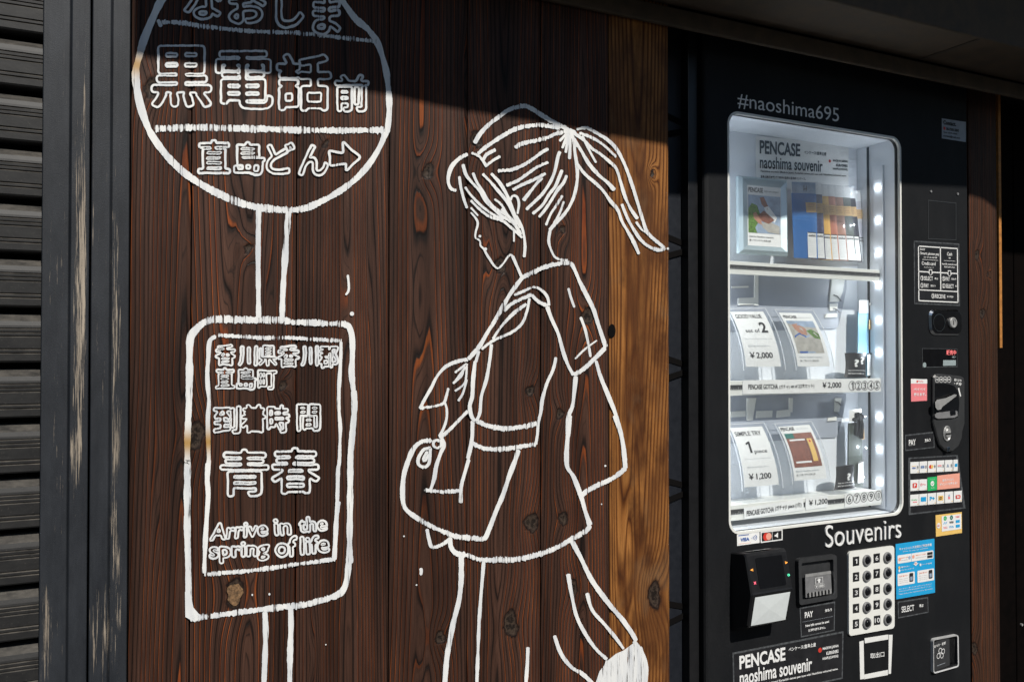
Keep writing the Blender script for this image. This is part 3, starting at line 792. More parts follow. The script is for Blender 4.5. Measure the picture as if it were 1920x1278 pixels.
BODY = [
 ([(705, 62), (735, 130), (762, 192)], 5.8), ([(760, 195), (820, 165), (900, 130), (980, 110), (1050, 108), (1075, 140), (1110, 220), (1150, 300), (1190, 380), (1215, 460), (1245, 550), (1265, 610)], 8.5),
 ([(765, 192), (720, 250), (680, 310), (640, 380), (600, 450), (550, 530), (510, 600), (460, 660), (440, 682)], 8.5),
 ([(1265, 608), (1210, 665), (1130, 740), (1070, 775)], 8), ([(913, 365), (940, 440), (980, 530), (1010, 640), (1040, 720), (1072, 777)], 7.2),
 ([(715, 297), (770, 275), (830, 250), (880, 268), (915, 310), (925, 362)], 5), ([(820, 295), (860, 335), (917, 362)], 7.4), ([(822, 293), (760, 320), (700, 350), (650, 392)], 7.6),
 ([(808, 315), (790, 400), (760, 470), (700, 520), (610, 560), (560, 590), (520, 622)], 5.8), ([(790, 350), (720, 400), (660, 460), (620, 510), (588, 562)], 6),
 ([(580, 590), (570, 680), (550, 800), (520, 900), (510, 1000), (488, 1052)], 6.5), ([(482, 690), (470, 800), (465, 900), (450, 960), (460, 1020), (482, 1052)], 7.6), ([(505, 630), (485, 700)], 6),
 ([(1040, 255), (1055, 310), (1077, 372)], 4.6), ([(1113, 428), (1140, 500), (1160, 590), (1173, 668)], 5.2), ([(1080, 680), (1140, 620), (1212, 568)], 3.8),
 ([(488, 1047), (560, 1080), (660, 1095), (760, 1085), (855, 1065)], 9.5), ([(966, 668), (950, 740), (910, 830), (885, 920), (875, 1000), (860, 1060), (855, 1130), (845, 1192)], 6.4),
 ([(460, 1180), (540, 1215), (650, 1218), (740, 1205), (848, 1188)], 8.5), ([(470, 1060), (463, 1180), (440, 1285)], 6),
 ([(440, 682), (370, 695), (300, 730), (250, 790), (220, 850), (180, 920), (150, 977)], 7), ([(150, 972), (220, 965), (290, 945), (310, 900), (322, 852)], 6), ([(300, 940), (312, 980), (310, 1040), (290, 1100), (265, 1142)], 5.5),
 ([(440, 988), (380, 1050), (320, 1110), (268, 1152)], 6.4), ([(360, 762), (395, 735), (432, 715), (350, 828)], 4.6), ([(350, 825), (400, 780), (412, 740)], 4.6), ([(360, 872), (420, 820), (432, 720)], 4.6), ([(380, 932), (410, 880), (432, 800)], 4.8),
 ([(1085, 780), (1075, 880), (1065, 960), (1040, 1030), (1035, 1150), (1030, 1290)], 7.6), ([(1205, 688), (1235, 790), (1280, 900), (1320, 1000), (1350, 1100), (1370, 1200), (1382, 1290)], 7.6)]
for pts, w in BODY: pg.stroke(zE, pts, w * .92)
LEGS = [
 ([(180, 115), (130, 122), (95, 150), (70, 200), (45, 280), (38, 370), (50, 440), (110, 490), (180, 530), (250, 560), (300, 578), (380, 585), (430, 588), (455, 540), (490, 450), (520, 380), (550, 290), (580, 210), (596, 160)], 8.6),
 ([(225, 105), (237, 140), (220, 180), (200, 240), (190, 300), (173, 352)], 7), ([(175, 150), (140, 160), (115, 200), (115, 230), (140, 243), (165, 225), (172, 150)], 6), ([(158, 168), (138, 205), (148, 212), (162, 180)], 5),
 ([(140, 353), (220, 362), (312, 358)], 7), ([(357, 205), (335, 280), (320, 340), (318, 417)], 6.6), ([(375, 20), (370, 110), (352, 205)], 6.5),
 ([(155, 540), (165, 590), (180, 628), (220, 620), (268, 588)], 6.2), ([(265, 580), (272, 630), (300, 660), (345, 665), (410, 688), (500, 690), (600, 685), (700, 660), (780, 630), (850, 590), (920, 550), (940, 522)], 9),
 ([(940, 525), (915, 450), (895, 380), (860, 290), (830, 240), (828, 150), (835, 80), (846, -5)], 8), ([(895, 387), (930, 355), (1000, 320), (1060, 290), (1112, 248)], 8), ([(1110, 252), (1100, 150), (1085, 80), (1057, -5)], 8),
 ([(320, 668), (320, 780), (310, 880), (285, 980), (265, 1080), (250, 1170), (240, 1300)], 9.6), ([(428, 698), (420, 800), (412, 900), (405, 1020), (400, 1150), (394, 1300)], 6.2), ([(641, 1108), (637, 1200), (630, 1300)], 6.6),
 ([(768, 1052), (800, 1140), (850, 1205), (900, 1235), (955, 1285)], 7), ([(834, 756), (850, 850), (875, 960), (920, 1050), (970, 1120), (1022, 1168)], 7), ([(925, 848), (950, 930), (1010, 1000), (1060, 1060), (1102, 1118)], 6),
 ([(853, 600), (900, 690), (950, 790), (1030, 900), (1090, 970), (1140, 1040), (1162, 1080)], 8.6), ([(1150, 1078), (1190, 1140), (1210, 1200), (1207, 1290)], 7.5)]
for pts, w in LEGS: pg.stroke(zF, pts, w)
pg.stroke(zF, [(205, 114), (222, 122), (222, 142), (205, 152), (188, 142), (188, 122)], 5, 0, True)
pg.blot(zF, [(1030, 1168), (1065, 1140), (1100, 1125), (1155, 1085), (1190, 1140), (1205, 1200), (1200, 1300), (960, 1300), (985, 1225)], 0.45)
for k_ in range(7): pg.stroke(zF, [(1025 + 26 * k_, 1172 - 11 * k_), (1000 + 34 * k_, 1235 - 6 * k_), (975 + 38 * k_, 1300)], 7, .55)
pg.stroke(zF, [(125, 728), (128, 745), (125, 764)], 6.5, -.2); pg.dot(zF, (105, 810), 1.6); pg.dot(zF, (1013, 238), 2); pg.dot(zF, (995, 422), 1.3); pg.dot(zF, (45, 576), 1.6)
ok_ = MB(plain('open_knot_wood', (0.20, 0.115, 0.055), 0.9, nscale=130, var=0.9, bmp=0.8, bdist=0.003)); c_ = U(440, 1112)
ok_.mesh([(c_.x + .013 * math.cos(a) * (1 + .18 * math.sin(5 * a + 1)), -0.0009, c_.z + .019 * math.sin(a) * (1 + .15 * math.sin(3 * a))) for a in np.linspace(0, 2 * math.pi, 22, False)], [list(range(22))]); ok_.build('open_knot', wall)
girl = pg.build('painted_girl', wall)
girl['label'] = 'white brush painting of a girl with a ponytail looking down'

# ---------------------------------------------------------------- worn rails and roller shutter on the left
def rail(name, label, strips, wears, z0=0.0, z1=ZT, yb=0.03):
    """vertical black rail made of strips (px0, px1, y); wears = (px, py, half width px, half height px, amount)"""
    mb = MB(MWORN); mb.att = {'wear': []}
    nz = 230; wl = []
    for (px, py, a, b, q) in wears:
        p = U(px, py, strips[0][2]); wl.append((p.x, p.z, (U(px + a, py, strips[0][2]) - p).length, (U(px, py + b, strips[0][2]) - p).length, q))
    cols = []
    for k, (a, b, y) in enumerate(strips):
        xa, xb = U(a, 640, y).x, U(b, 640, y).x
        e = 0.0012
        pr = strips[k - 1][2] if k else yb
        nxt = strips[k + 1][2] if k + 1 < len(strips) else yb
        cols += [(xa, y + e), (xa + e, y)] + [(xa + (xb - xa) * q, y) for q in (.15, .3, .45, .6, .75, .88)] + [(xb - e, y), (xb, y + e)]
    cols = [(cols[0][0], yb)] + cols + [(cols[-1][0], yb)]
    zs = np.linspace(z0, z1, nz + 1); n = len(cols)
    for z in zs:
        for (x, y) in cols:
            mb.v.append((x, y, z))
            mb.att['wear'].append(min(1.2, sum(q * math.exp(-((x - a) / c) ** 4 - ((z - b) / d) ** 4) for (a, b, c, d, q) in wl)))
    for i in range(nz):
        for j in range(n - 1):
            mb.f.append([i * n + j, i * n + j + 1, (i + 1) * n + j + 1, (i + 1) * n + j]); mb.m.append(0)
    mb.f.append([nz * n + j for j in range(n)]); mb.m.append(0)
    return tag(mb.build(name), label, 'post')
rail('door_post', 'black painted timber post beside the roller shutter with one long bare scratch band',
     [(77, 128, -0.012), (131, 166, -0.0175)],
     [(149, 560, 12, 330, 1.0), (152, 120, 9, 120, .35), (158, 330, 4, 330, .5), (110, 560, 5, 200, .25), (88, 1180, 11, 100, .95), (140, 860, 10, 60, .6), (122, 300, 4, 300, .18), (100, 800, 9, 200, .2)])
rail('door_post', 'black painted timber post against the painted boards with patchy bare scratches',
     [(170, 205, -0.0165), (208, 241, -0.011)],
     [(215, 480, 9, 160, .6), (216, 820, 9, 260, .85), (176, 300, 5, 260, .4), (222, 1090, 9, 90, .7), (208, 1220, 22, 60, .55), (176, 1200, 8, 70, .75), (190, 500, 12, 300, .2), (228, 700, 5, 160, .5), (195, 1150, 14, 60, .5)])

sh = thing('roller_shutter', 'black ribbed roller shutter with dusty slats at the left edge', 'shutter', (U(-200, 640, .03).x, .03, 0))
pit = (U(40, 800, 0.0).z - U(40, 904, 0.0).z)
ztop = U(40, 70, 0.0).z
prof = [(0.016, 0.0), (0.004, 0.0015), (-0.009, 0.013), (-0.011, 0.020), (-0.0115, 0.0235), (-0.0095, 0.0250), (-0.0120, 0.0262), (-0.0120, 0.0300), (-0.0098, 0.0312), (-0.0122, 0.0325),
        (-0.0122, 0.0360), (-0.0100, 0.0375), (-0.0120, 0.0390), (-0.0120, 0.0560), (-0.0095, 0.0575), (-0.0125, 0.0592), (-0.0125, 0.0625), (-0.0100, 0.0640), (-0.0130, 0.0655), (-0.0130, 0.0755), (-0.0110, 0.0780), (0.004, 0.0798), (0.016, 0.0802)]
ms = MB(MSH); mk = pit / 0.088
x0s, x1s = U(-260, 640, .0).x, U(78, 640, 0.0).x + .004
k0 = int((ztop - ZT) / pit) - 1
rbk = MB(MDARK); rbk.box(x1s + .001, U(243, 640).x - .0005, .031, .052, 0.0, ZT); tag(rbk.build('gap_filler'), 'black jamb added to darken the gap between the two worn posts', 'filler')  # near-black filler added behind the posts to shut out the sky
for k in range(-9, 24):
    zt = ztop - k * pit
    if zt > ZT or zt - pit < 0.02: continue
    a = [(x0s, y + .012, zt - dz * mk) for (y, dz) in prof]; b = [(x1s, y + .012, zt - dz * mk) for (y, dz) in prof]
    for j in range(len(prof) - 1): ms.poly([a[j], b[j], b[j + 1], a[j + 1]])
ms.build('slat_curtain', sh)
mbk = MB(MDARK); mbk.box(x0s, x1s, .030, .05, 0.0, ZT); mbk.build('backing', sh)

# ---------------------------------------------------------------- eaves (their edge throws the big shadow)
EY = -0.95
def back_to(p, y):                   # follow the sunbeam that grazes p back to the plane y
    return p - SD * ((p.y - y) / SD.y)
edge_px = [(250, 104, 0), (404, 127, 0), (523, 147, 0), (569, 154, 0), (733, 179, 0), (820, 199, 0), (881, 209, 0), (1011, 230, 0), (1142, 253, 0), (1256, 273, 0),
           (1326, 328, MY), (1500, 337, MY), (1690, 346, MY), (1815, 352, MY)]
ed = [back_to(U(a, b, c), EY) for a, b, c in edge_px]
ed = [p for i, p in enumerate(ed) if i == 0 or p.x > max(q.x for q in ed[:i]) + 0.002]
ed.append(ed[-1] + Vector((0.09, 0, -0.012))); ed.append(ed[-1] + Vector((0.12, 0, -0.05))); ed.append(ed[-1] + Vector((3.2, 0, 0)))
MLINT = plain('lintel_timber', (0.075, 0.053, 0.034), 0.75, nscale=22, var=0.35)
rf = MB(MROOF)
sl = 0.22
low = [Vector(p) for p in ed]
backl = [Vector((p.x - (0.95 + .3) * math.tan(SUN_AZ) * 0 - (0.066 if i == 0 else 0), 0.3, p.z + sl * 1.25)) for i, p in enumerate(ed)]
th = Vector((0, 0, 0.09))
for i in range(len(ed) - 1):
    rf.poly([low[i], low[i + 1], backl[i + 1], backl[i]]); rf.poly([low[i] + th, backl[i] + th, backl[i + 1] + th, low[i + 1] + th])
    rf.poly([low[i], low[i] + th, low[i + 1] + th, low[i + 1]])
rf.poly([low[0], backl[0], backl[0] + th, low[0] + th]); rf.poly([low[-1], low[-1] + th, backl[-1] + th, backl[-1]])
tag(rf.build('roof_eave'), 'dark timber eave overhanging the wall and shading its top', 'roof')

zs_ = U(1240, 8, 0.0).z
xw = U(243, 640).x
lt = thing('lintel', 'dark brown boxed lintel board running above the vending machine at top right', 'lintel', (xw, -.1, zs_))
mb = MB(MLINT); mb.box(xw + .30, 5.0, -0.185, -0.002, zs_, zs_ + 0.20, None, .004); mb.build('soffit_box', lt)
mb = MB(MLINT); mb.box(xw + .30, 5.0, -0.014, -0.0022, zs_ - 0.050, zs_ - 0.008, None, .003); mb.build('wall_plate', lt)
mb = MB(MROOF)
for xx in (2.02, 3.1): mb.box(xx, xx + .010, -0.180, -0.018, zs_ - 0.0016, zs_ - 0.0005)
mb.build('board_seam', lt)

# ---------------------------------------------------------------- alcove round the machine
XG = U(1256, 640).x
xml, xmr = U(1322, 640, MY).x, U(1818, 640, MY).x
al = MB(MDARK)
al.box(XG - .006, 5.0, .95, 1.0, 0, ZT); al.box(XG - .03, XG - .006, .0505, .949, 0, ZT); al.box(XG - .006, 5.0, 0.06, .949, 2.30, 2.36)
tag(al.build('alcove_wall'), 'black wall of the recess behind the vending machine', 'wall')
# dark sheet with a diamond lattice, in the slot between boards and machine
la = thing('metal_lattice', 'dark metal lattice panel in the narrow slot beside the honey coloured board', 'lattice', (XG, .10, 0))
mb = MB(MLAT); xa, xb = XG - .004, U(1279, 640, .10).x
mb.box(xa, xb, .102, .106, .02, 2.28); mb.build('sheet', la)
mb = MB(MDARK); xm = (xa + xb) / 2; zz = U(1270, 690, .095).z
for k in range(-7, 7):
    z0 = zz + k * .29
    for sgn in (1, -1):
        yb0 = .0985 + .0012 * sgn; mb = MB(MDARK); A_ = [Vector((xa, yb0, z0 + sgn * .034)), Vector((xb - .0005, yb0, z0 + sgn * .004)), Vector((xb - .0005, yb0, z0 + sgn * .018)), Vector((xa, yb0, z0 + sgn * .050))]; mb.loft([A_, [p + Vector((0, .0009, 0)) for p in A_]]); mb.build('bar', la)
mb = MB(MBLK); mb.box(xb, U(1302, 640, .09).x, .075, .11, .02, 2.28, None, .002); mb.build('frame', la)

# right hand timbers
pst = thing('timber_post', 'brown timber post standing right against the vending machine', 'post', (U(1845, 640, MY + .012).x, MY, 0))
mb = MB(MW); yp = MY + .014
def kwp(lst): 
    o = []
    for (px, py, q) in lst:
        p = U(px, py, yp); o.append((p.x, p.z, (U(px + q, py, yp) - p).length))
    return o
timber(mb, U(1820, 640, yp).x, U(1872, 640, yp).x, yp, .02, 2.29, 0.06, 77, kwp([(1832, 478, 5), (1842, 587, 6), (1853, 515, 2), (1828, 1215, 6)]), [], 110, 0.6, -0.6, .06)
mb.build('post_face', pst)
xo = U(1874, 520, yp + .012).x
st = MB(MORANGE); st.box(xo, xo + .012, yp + .012, yp + .05, U(1877, 652, yp + .012).z, 2.29, None, .001)
tag(st.build('timber_strip'), 'thin raw orange timber strip right of the brown post', 'strip')
dw = thing('dark_doorway', 'near-black boards painted as the shade of a doorway at the right edge', 'door', (xo + .3, .2, 0))
mb = MB(plain('doorway_shade_board', (0.0022, 0.0013, 0.0011), 0.9, spec=0.05, nscale=30, var=0.5))  # near-black brown puts the doorway's shade into the colour
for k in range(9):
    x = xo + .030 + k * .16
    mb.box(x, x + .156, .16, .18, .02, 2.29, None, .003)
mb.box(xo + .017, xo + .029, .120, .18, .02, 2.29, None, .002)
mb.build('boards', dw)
mb = MB(MSTEEL)
for py in (1042,):
    p = U(1915, 1170, .158); mb.tube([(p.x, .1605, p.z), (p.x, .154, p.z)], .004, None, 10)
mb.build('bolt', dw)

# ================================================================ VENDING MACHINE
vm = thing('vending_machine', 'black souvenir vending machine with a white lit display window', 'vending machine', ((xml + xmr) / 2, MY, 0))
XL = U(1367.5, 640, MY).x; XR = U(1689, 640, MY).x
ZTOP = (U(1400, 216.5, MY).z + U(1640, 253, MY).z) / 2; ZBOT = (U(1400, 996, MY).z + U(1660, 964, MY).z) / 2
ZMT = ZTOP + .20
def rr_loop(x0, x1, z0, z1, r, y, k=7):
    out = []
    for cx, cz, a0 in ((x1 - r, z1 - r, 0), (x0 + r, z1 - r, 90), (x0 + r, z0 + r, 180), (x1 - r, z0 + r, 270)):
        for i in range(k + 1):
            a = R(a0 + 90 * i / k); out.append(Vector((cx + r * math.cos(a), y, cz + r * math.sin(a))))
    return out
K = 7
inner = rr_loop(XL, XR, ZBOT, ZTOP, .030, MY)
cabx = MB(MCAB)
x0, x1, z0, z1 = xml + .012, xmr - .008, .10, ZMT - .01
cor = [Vector((x1, MY, z1)), Vector((x0, MY, z1)), Vector((x0, MY, z0)), Vector((x1, MY, z0))]
n = len(inner)
for q in range(4):
    for i in range(K):
        cabx.poly([inner[q * (K + 1) + i], inner[q * (K + 1) + i + 1], cor[q]])
    a = inner[q * (K + 1) + K]; b = inner[(q + 1) * (K + 1) % n]
    cabx.poly([a, b, cor[(q + 1) % 4], cor[q]])
# rounded front edges, sides, top, back
def ring_at(y, d): return [Vector((x1 + d, y, z1 + d)), Vector((x0 - d * 1.5, y, z1 + d)), Vector((x0 - d * 1.5, y, z0 - d)), Vector((x1 + d, y, z0 - d))]
rings = [cor, ring_at(MY + .0012, .003), ring_at(MY + .004, .006), ring_at(MY + .009, .0078), ring_at(MY + .03, .008), ring_at(MY + .70, .008)]
for A_, B_ in zip(rings, rings[1:]):
    for q in range(4): cabx.poly([A_[q], A_[(q + 1) % 4], B_[(q + 1) % 4], B_[q]])
cabx.poly(rings[-1])
for fx in (xml + .05, xmr - .10): cabx.box(fx, fx + .05, MY + .05, MY + .6, 0.0, .0925)
cab = cabx.build('cabinet', vm)

BD = 0.146                         # depth of the display
dc = MB(MINT)
yb = MY + BD
dc.poly([(XL - .003, MY + .004, ZBOT - .003), (XL - .003, yb, ZBOT - .003), (XL - .003, yb, ZTOP + .003), (XL - .003, MY + .004, ZTOP + .003)])
dc.poly([(XR + .001, MY + .004, ZBOT - .003), (XR + .001, yb, ZBOT - .003), (XR + .001, yb, ZTOP + .003), (XR + .001, MY + .004, ZTOP + .003)])
dc.poly([(XL - .003, MY + .004, ZTOP + .003), (XR + .001, MY + .004, ZTOP + .003), (XR + .001, yb, ZTOP + .003), (XL - .003, yb, ZTOP + .003)])
dc.poly([(XL - .003, MY + .004, ZBOT - .003), (XR + .001, MY + .004, ZBOT - .003), (XR + .001, yb, ZBOT - .003), (XL - .003, yb, ZBOT - .003)])
dc.poly([(XL - .003, yb, ZBOT - .003), (XR + .001, yb, ZBOT - .003), (XR + .001, yb, ZTOP + .003), (XL - .003, yb, ZTOP + .003)])
case = dc.build('display_case', vm)
mb = MB(MBLK); ys = MY + .106
mb.box(XR - .0016, XR + .0002, ys - .0035, ys + .0035, ZBOT, ZTOP); mb.build('slot', case)
mb = MB(MINT)
yl = MY + .068
mb.box(XR - .0055, XR + .0002, yl - .017, yl + .017, ZBOT + .002, ZTOP - .06, None, .002); led = mb.build('led_strip', vm)
for py in (352, 413, 473, 534, 600, 660, 720, 781, 842, 902):
    p = U(1648, py, yl); b = MB(MLED)
    pts = [(XR - .0058, yl + .0033 * math.cos(a), p.z + .0033 * math.sin(a)) for a in np.linspace(0, 2 * math.pi, 12, False)]
    b.mesh(pts + [(XR - .0085, yl, p.z)], [[i, (i + 1) % 12, 12] for i in range(12)]); b.build('led', led)
mb = MB(MINT)  # second strip, out of view, added to brighten the display case
mb.box(XL - .0012, XL + .0045, yl - .017, yl + .017, ZBOT + .002, ZTOP - .06, None, .002); unseen_led = mb.build('led_strip', vm)
for py in (352, 413, 473, 534, 600, 660, 720, 781, 842, 902):
    p = U(1648, py, yl); b = MB(MLED)
    pts = [(XL + .0048, yl + .0033 * math.cos(a), p.z + .0033 * math.sin(a)) for a in np.linspace(0, 2 * math.pi, 12, False)]
    b.mesh(pts + [(XL + .0075, yl, p.z)], [[i, (i + 1) % 12, 12] for i in range(12)]); b.build('led', unseen_led)
mb = MB(MTRIM, MBLK)
Lo, Li = rr_loop(XL - .0045, XR + .0045, ZBOT - .0045, ZTOP + .0045, .034, MY - .0015), rr_loop(XL + .0012, XR - .0012, ZBOT + .0012, ZTOP - .0012, .029, MY - .0015)
Lb, Lc = rr_loop(XL - .0045, XR + .0045, ZBOT - .0045, ZTOP + .0045, .034, MY + .002), rr_loop(XL + .0012, XR - .0012, ZBOT + .0012, ZTOP - .0012, .029, MY + .006)
Ld = rr_loop(XL + .0012, XR - .0012, ZBOT + .0012, ZTOP - .0012, .029, MY + .016)
for A_, B_, m in ((Lb, Lo, MTRIM), (Lo, Li, MTRIM), (Li, Lc, MTRIM), (Lc, Ld, MBLK)):
    for i in range(n): mb.poly([A_[i], A_[(i + 1) % n], B_[(i + 1) % n], B_[i]], m)
mb.build('window_trim', vm)
mb = MB(MGLASS)
mb.loft([rr_loop(XL + .001, XR - .001, ZBOT + .001, ZTOP - .001, .0295, MY + .009), rr_loop(XL + .001, XR - .001, ZBOT + .001, ZTOP - .001, .0295, MY + .012)])
mb.build('window_glass', vm)

# shelves with price rails
ysf = MY + .064
XSR = U(1653, 600, ysf).x
def shelf(pyt, pyb, label=None):
    zt, zb = U(1500, pyt, ysf).z, U(1500, pyb, ysf).z
    mb = MB(MTRIM, MDG)
    mb.box(XL - .002, XSR, ysf + .002, yb - .001, zt - .006, zt - .002)
    mb.box(XL - .002, XSR, ysf, ysf + .006, zb, zt, None, .001)
    o = mb.build('shelf', vm)
    m2 = MB(MDG, MWHITE); za, zb2 = zb + (zt - zb) * .40, zb + (zt - zb) * .72
    m2.box(XL - .002, XSR, ysf - .0012, ysf - .0002, za, zb2)
    k = 0; x = XL
    while x < XSR - .004:
        hh = .30 if k % 5 else .55
        m2.poly([(x, ysf - .0014, za), (x + .0007, ysf - .0014, za), (x + .0007, ysf - .0014, za + (zb2 - za) * hh), (x, ysf - .0014, za + (zb2 - za) * hh)], MWHITE)
        x += .0055; k += 1
    m2.build('ruler_strip', o)
    return o, zt
s1, z1s = shelf(497, 520); s2, z2s = shelf(711.5, 738); s3, z3s = shelf(934, 962)
yl_ = ysf - .0022
pp = PQ(zI, [(240, 970), (1425, 955), (1425, 1066), (240, 1090)], yl_)
mb = MB(MPAPER); pp.slab(mb, MPAPER)
pp.text(mb, 'PENCASE GOTCHA', .035, .30, .235, .66, MINK, bold=.02); pp.text(mb, '(ガチャ)', .245, .36, .315, .70, MINK, bold=.01)
pp.text(mb, 'set of 2(2本セット)', .325, .30, .49, .68, MINK, bold=.01); pp.text(mb, '￥2,000', .55, .22, .69, .72, MINK, bold=.02)
for i, ch in enumerate('12345'):
    u = .772 + i * .0485
    pp.ringe(mb, u, .53, .0265, MINK, t=.13); pp.text(mb, ch, u - (.007 if ch == '1' else .011), .27, u + .011, .79, MINK, bold=.015)
mb.build('price_label', s2)
for q, items in (([(270, 990), (818, 905), (820, 1010), (272, 1096)], [('PENCASE GOTCHA', .04, .30, .49, .76), ('(ガチャ)1 piece (1個)', .51, .26, .96, .74)]),
                 ([(838, 900), (1042, 875), (1042, 985), (838, 1010)], [('￥1,200', .14, .22, .98, .74)])):
    pp = PQ(zJ, q, yl_); mb = MB(MPAPER); pp.slab(mb, MPAPER)
    for st, a, b, c, d in items: pp.text(mb, st, a, b, c, d, MINK, bold=.02)
    mb.build('price_label', s3)
pp = PQ(zJ, [(1200, 862), (1548, 820), (1548, 940), (1200, 985)], yl_); mb = MB(MPAPER); pp.slab(mb, MPAPER)
for i, ch in enumerate(('6', '7', '8', '9', '10')):
    u = .115 + i * .19
    pp.ringe(mb, u, .43, .094, MINK, t=.13); pp.text(mb, ch, u - .042, .20, u + .042, .66, MINK, bold=.015)
mb.build('price_label', s3)

# grey sheets with white slotted brackets on the back panel, one set per lower shelf
MSHEET = plain('grey_sheet', (0.36, 0.39, 0.45), 0.4, var=0.05, nscale=9)
ybs = yb - .004
for z, sheet, pcs, hooks in (
    (zI, [(100, 60), (1128, 110), (1128, 190), (1095, 350), (1064, 490), (1052, 515), (1032, 528), (930, 530), (100, 560)],
     [[(345, 70), (375, 70), (375, 330), (340, 330)], [(205, 268), (342, 262), (342, 322), (200, 328)], [(150, 168), (290, 164), (290, 178), (150, 182)],
      [(1005, 105), (1115, 108), (1098, 210), (1062, 300), (985, 300)], [(985, 318), (1055, 312), (1050, 372), (985, 378)], [(955, 402), (1050, 396), (1050, 430), (945, 436)]],
     [[(1020, 240), (1050, 252), (1082, 290)], [(1018, 355), (1045, 362), (1066, 388)]]),
    (zJ, [(110, -60), (1212, -60), (1210, 10), (1175, 170), (1140, 308), (1126, 332), (1108, 342), (980, 348), (110, 400)],
     [[(300, -20), (385, -20), (352, 180), (300, 185)], [(690, -20), (722, -20), (718, 110), (690, 112)], [(150, 105), (285, 98), (285, 150), (148, 158)], [(392, 100), (535, 95), (530, 155), (385, 165)],
      [(580, 98), (700, 84), (698, 148), (575, 160)], [(1112, -20), (1172, -20), (1150, 105), (1108, 108)], [(1045, 165), (1125, 152), (1125, 186), (1042, 192)]],
     [[(1110, 10), (1140, 18), (1165, 45)], [(1108, 108), (1130, 118), (1150, 140)]])):
    mb = MB(MSHEET); A_ = [U(*z(p), ybs) for p in sheet]; mb.loft([A_, [p + Vector((0, .002, 0)) for p in A_]]); so_ = mb.build('backing_sheet', case)
    for q in pcs:
        mb = MB(MTRIM); A_ = [U(*z(p), ybs - .004) for p in q]; mb.loft([A_, [p + Vector((0, .0035, 0)) for p in A_]]); mb.build('bracket', so_)
    for q in hooks:
        mb = MB(MMID); mb.tube([U(*z(p), ybs - .006) for p in q], .0014, None, 6); mb.build('hook', so_)
# poster on the back panel
pp = PQ(zH, [(275, 265), (892, 325), (890, 640), (275, 618)], yb - .003); mb = MB(MPAPER); pp.slab(mb, MPAPER)
pp.text(mb, 'PENCASE', .035, .075, .46, .335, MINK, bold=.03); pp.text(mb, 'ペンケース/直島土産', .50, .20, .745, .275, MINK, bold=.02)
pp.text(mb, 'naoshima souvenir', .037, .37, .705, .61, MINK, bold=.018); pp.ell(mb, .785, .375, .013, MRED)
for i, st in enumerate(('MADE IN JAPAN', 'KURASHIKI', 'HANPU(CANVAS)')): pp.text(mb, st, .82 if i != 1 else .855, .335 + i * .085, .985, .395 + i * .085, MINK, bold=.03)
pp.text(mb, 'Naoshima souvenir (Made in Japan) Kurashiki canvas pen case with Naoshima coloured name.', .045, .64, .975, .69, MINK, bold=.02)
pp.text(mb, '直島土産(日本製) 倉敷帆布の直島の直島柄ペンケース。', .045, .74, .52, .80, MINK, bold=.02)
mb.build('poster', case)

# silver picture frame
ytf, ytb = MY + .078, MY + .112
fr = thing('picture_frame', 'silver picture frame with a pouch photo on the top shelf', 'picture frame', U(1430, 480, ytf))
q = [(157, 530), (482, 562), (487, 1062), (163, 1043)]
O_ = PQ(zH, q, [ytb, ytb, ytf, ytf]); I_ = PQ(zH, [(213, 588), (432, 606), (434, 1008), (215, 998)], [ytb - .004, ytb - .004, ytf + .004, ytf + .004])
mb = MB(MSILV)
oc = [O_.P(u, v, .0) for u, v in ((0, 0), (1, 0), (1, 1), (0, 1))]; ob = [O_.P(u, v, -.010) for u, v in ((0, 0), (1, 0), (1, 1), (0, 1))]
md = [O_.P(u, v, .007) for u, v in ((.05, .035), (.95, .035), (.95, .965), (.05, .965))]
ic = [O_.P(u, v, .002) for u, v in ((.165, .115), (.85, .115), (.85, .90), (.165, .90))]
for A_, B_ in ((ob, oc), (oc, md), (md, ic)):
    for i in range(4): mb.poly([A_[i], A_[(i + 1) % 4], B_[(i + 1) % 4], B_[i]])
mb.poly(ob); mb.build('frame', fr)
pc = Patch(*ic); mb = MB(MPAPER); pc.slab(mb, MPAPER, .001)
def pouch_photo(pc, mb):
    pc.rect(mb, .02, .16, .98, .79, MCOOL)
    pc.shape(mb, [(.02, .40), (.12, .30), (.28, .33), (.36, .46), (.33, .60), (.22, .70), (.28, .79), (.02, .79)], MGLEAF, .0007)
    pc.shape(mb, [(.36, .20), (.48, .18), (.62, .34), (.58, .40), (.42, .31)], MBRN, .0007)
    pc.shape(mb, [(.48, .36), (.62, .33), (.88, .52), (.80, .60), (.60, .50)], MPAPER, .0007)
    pc.shape(mb, [(.16, .47), (.24, .44), (.40, .58), (.44, .66), (.30, .62), (.18, .55)], MSKIN, .0008)
    pc.shape(mb, [(.30, .50), (.48, .41), (.80, .56), (.62, .63), (.42, .59)], MBRN, .0009)
    pc.shape(mb, [(.40, .62), (.70, .60), (.95, .66), (.95, .79), (.62, .77), (.44, .69)], MPGREY, .0008)
    pc.text(mb, 'PENCASE', .03, .035, .46, .115, MINK, bold=.015); pc.text(mb, 'Light and compact', .50, .065, .93, .105, MINK)
    pc.text(mb, 'Ideal for Naoshima souvenirs.', .05, .835, .78, .865, MINK); pc.text(mb, '軽くて使いやすい直島土産', .05, .895, .68, .93, MINK, bold=.01)
pouch_photo(pc, mb); mb.build('photo', fr)
a = O_.P(.12, 1.0, -.004); b = O_.P(.88, 1.0, -.004)
for p in (a, b): mb = MB(MACR); mb.box(p.x - .012, p.x + .012, ytf, ytf + .03, z1s - .002, p.z + .004, None, .001); mb.build('clear_foot', fr)

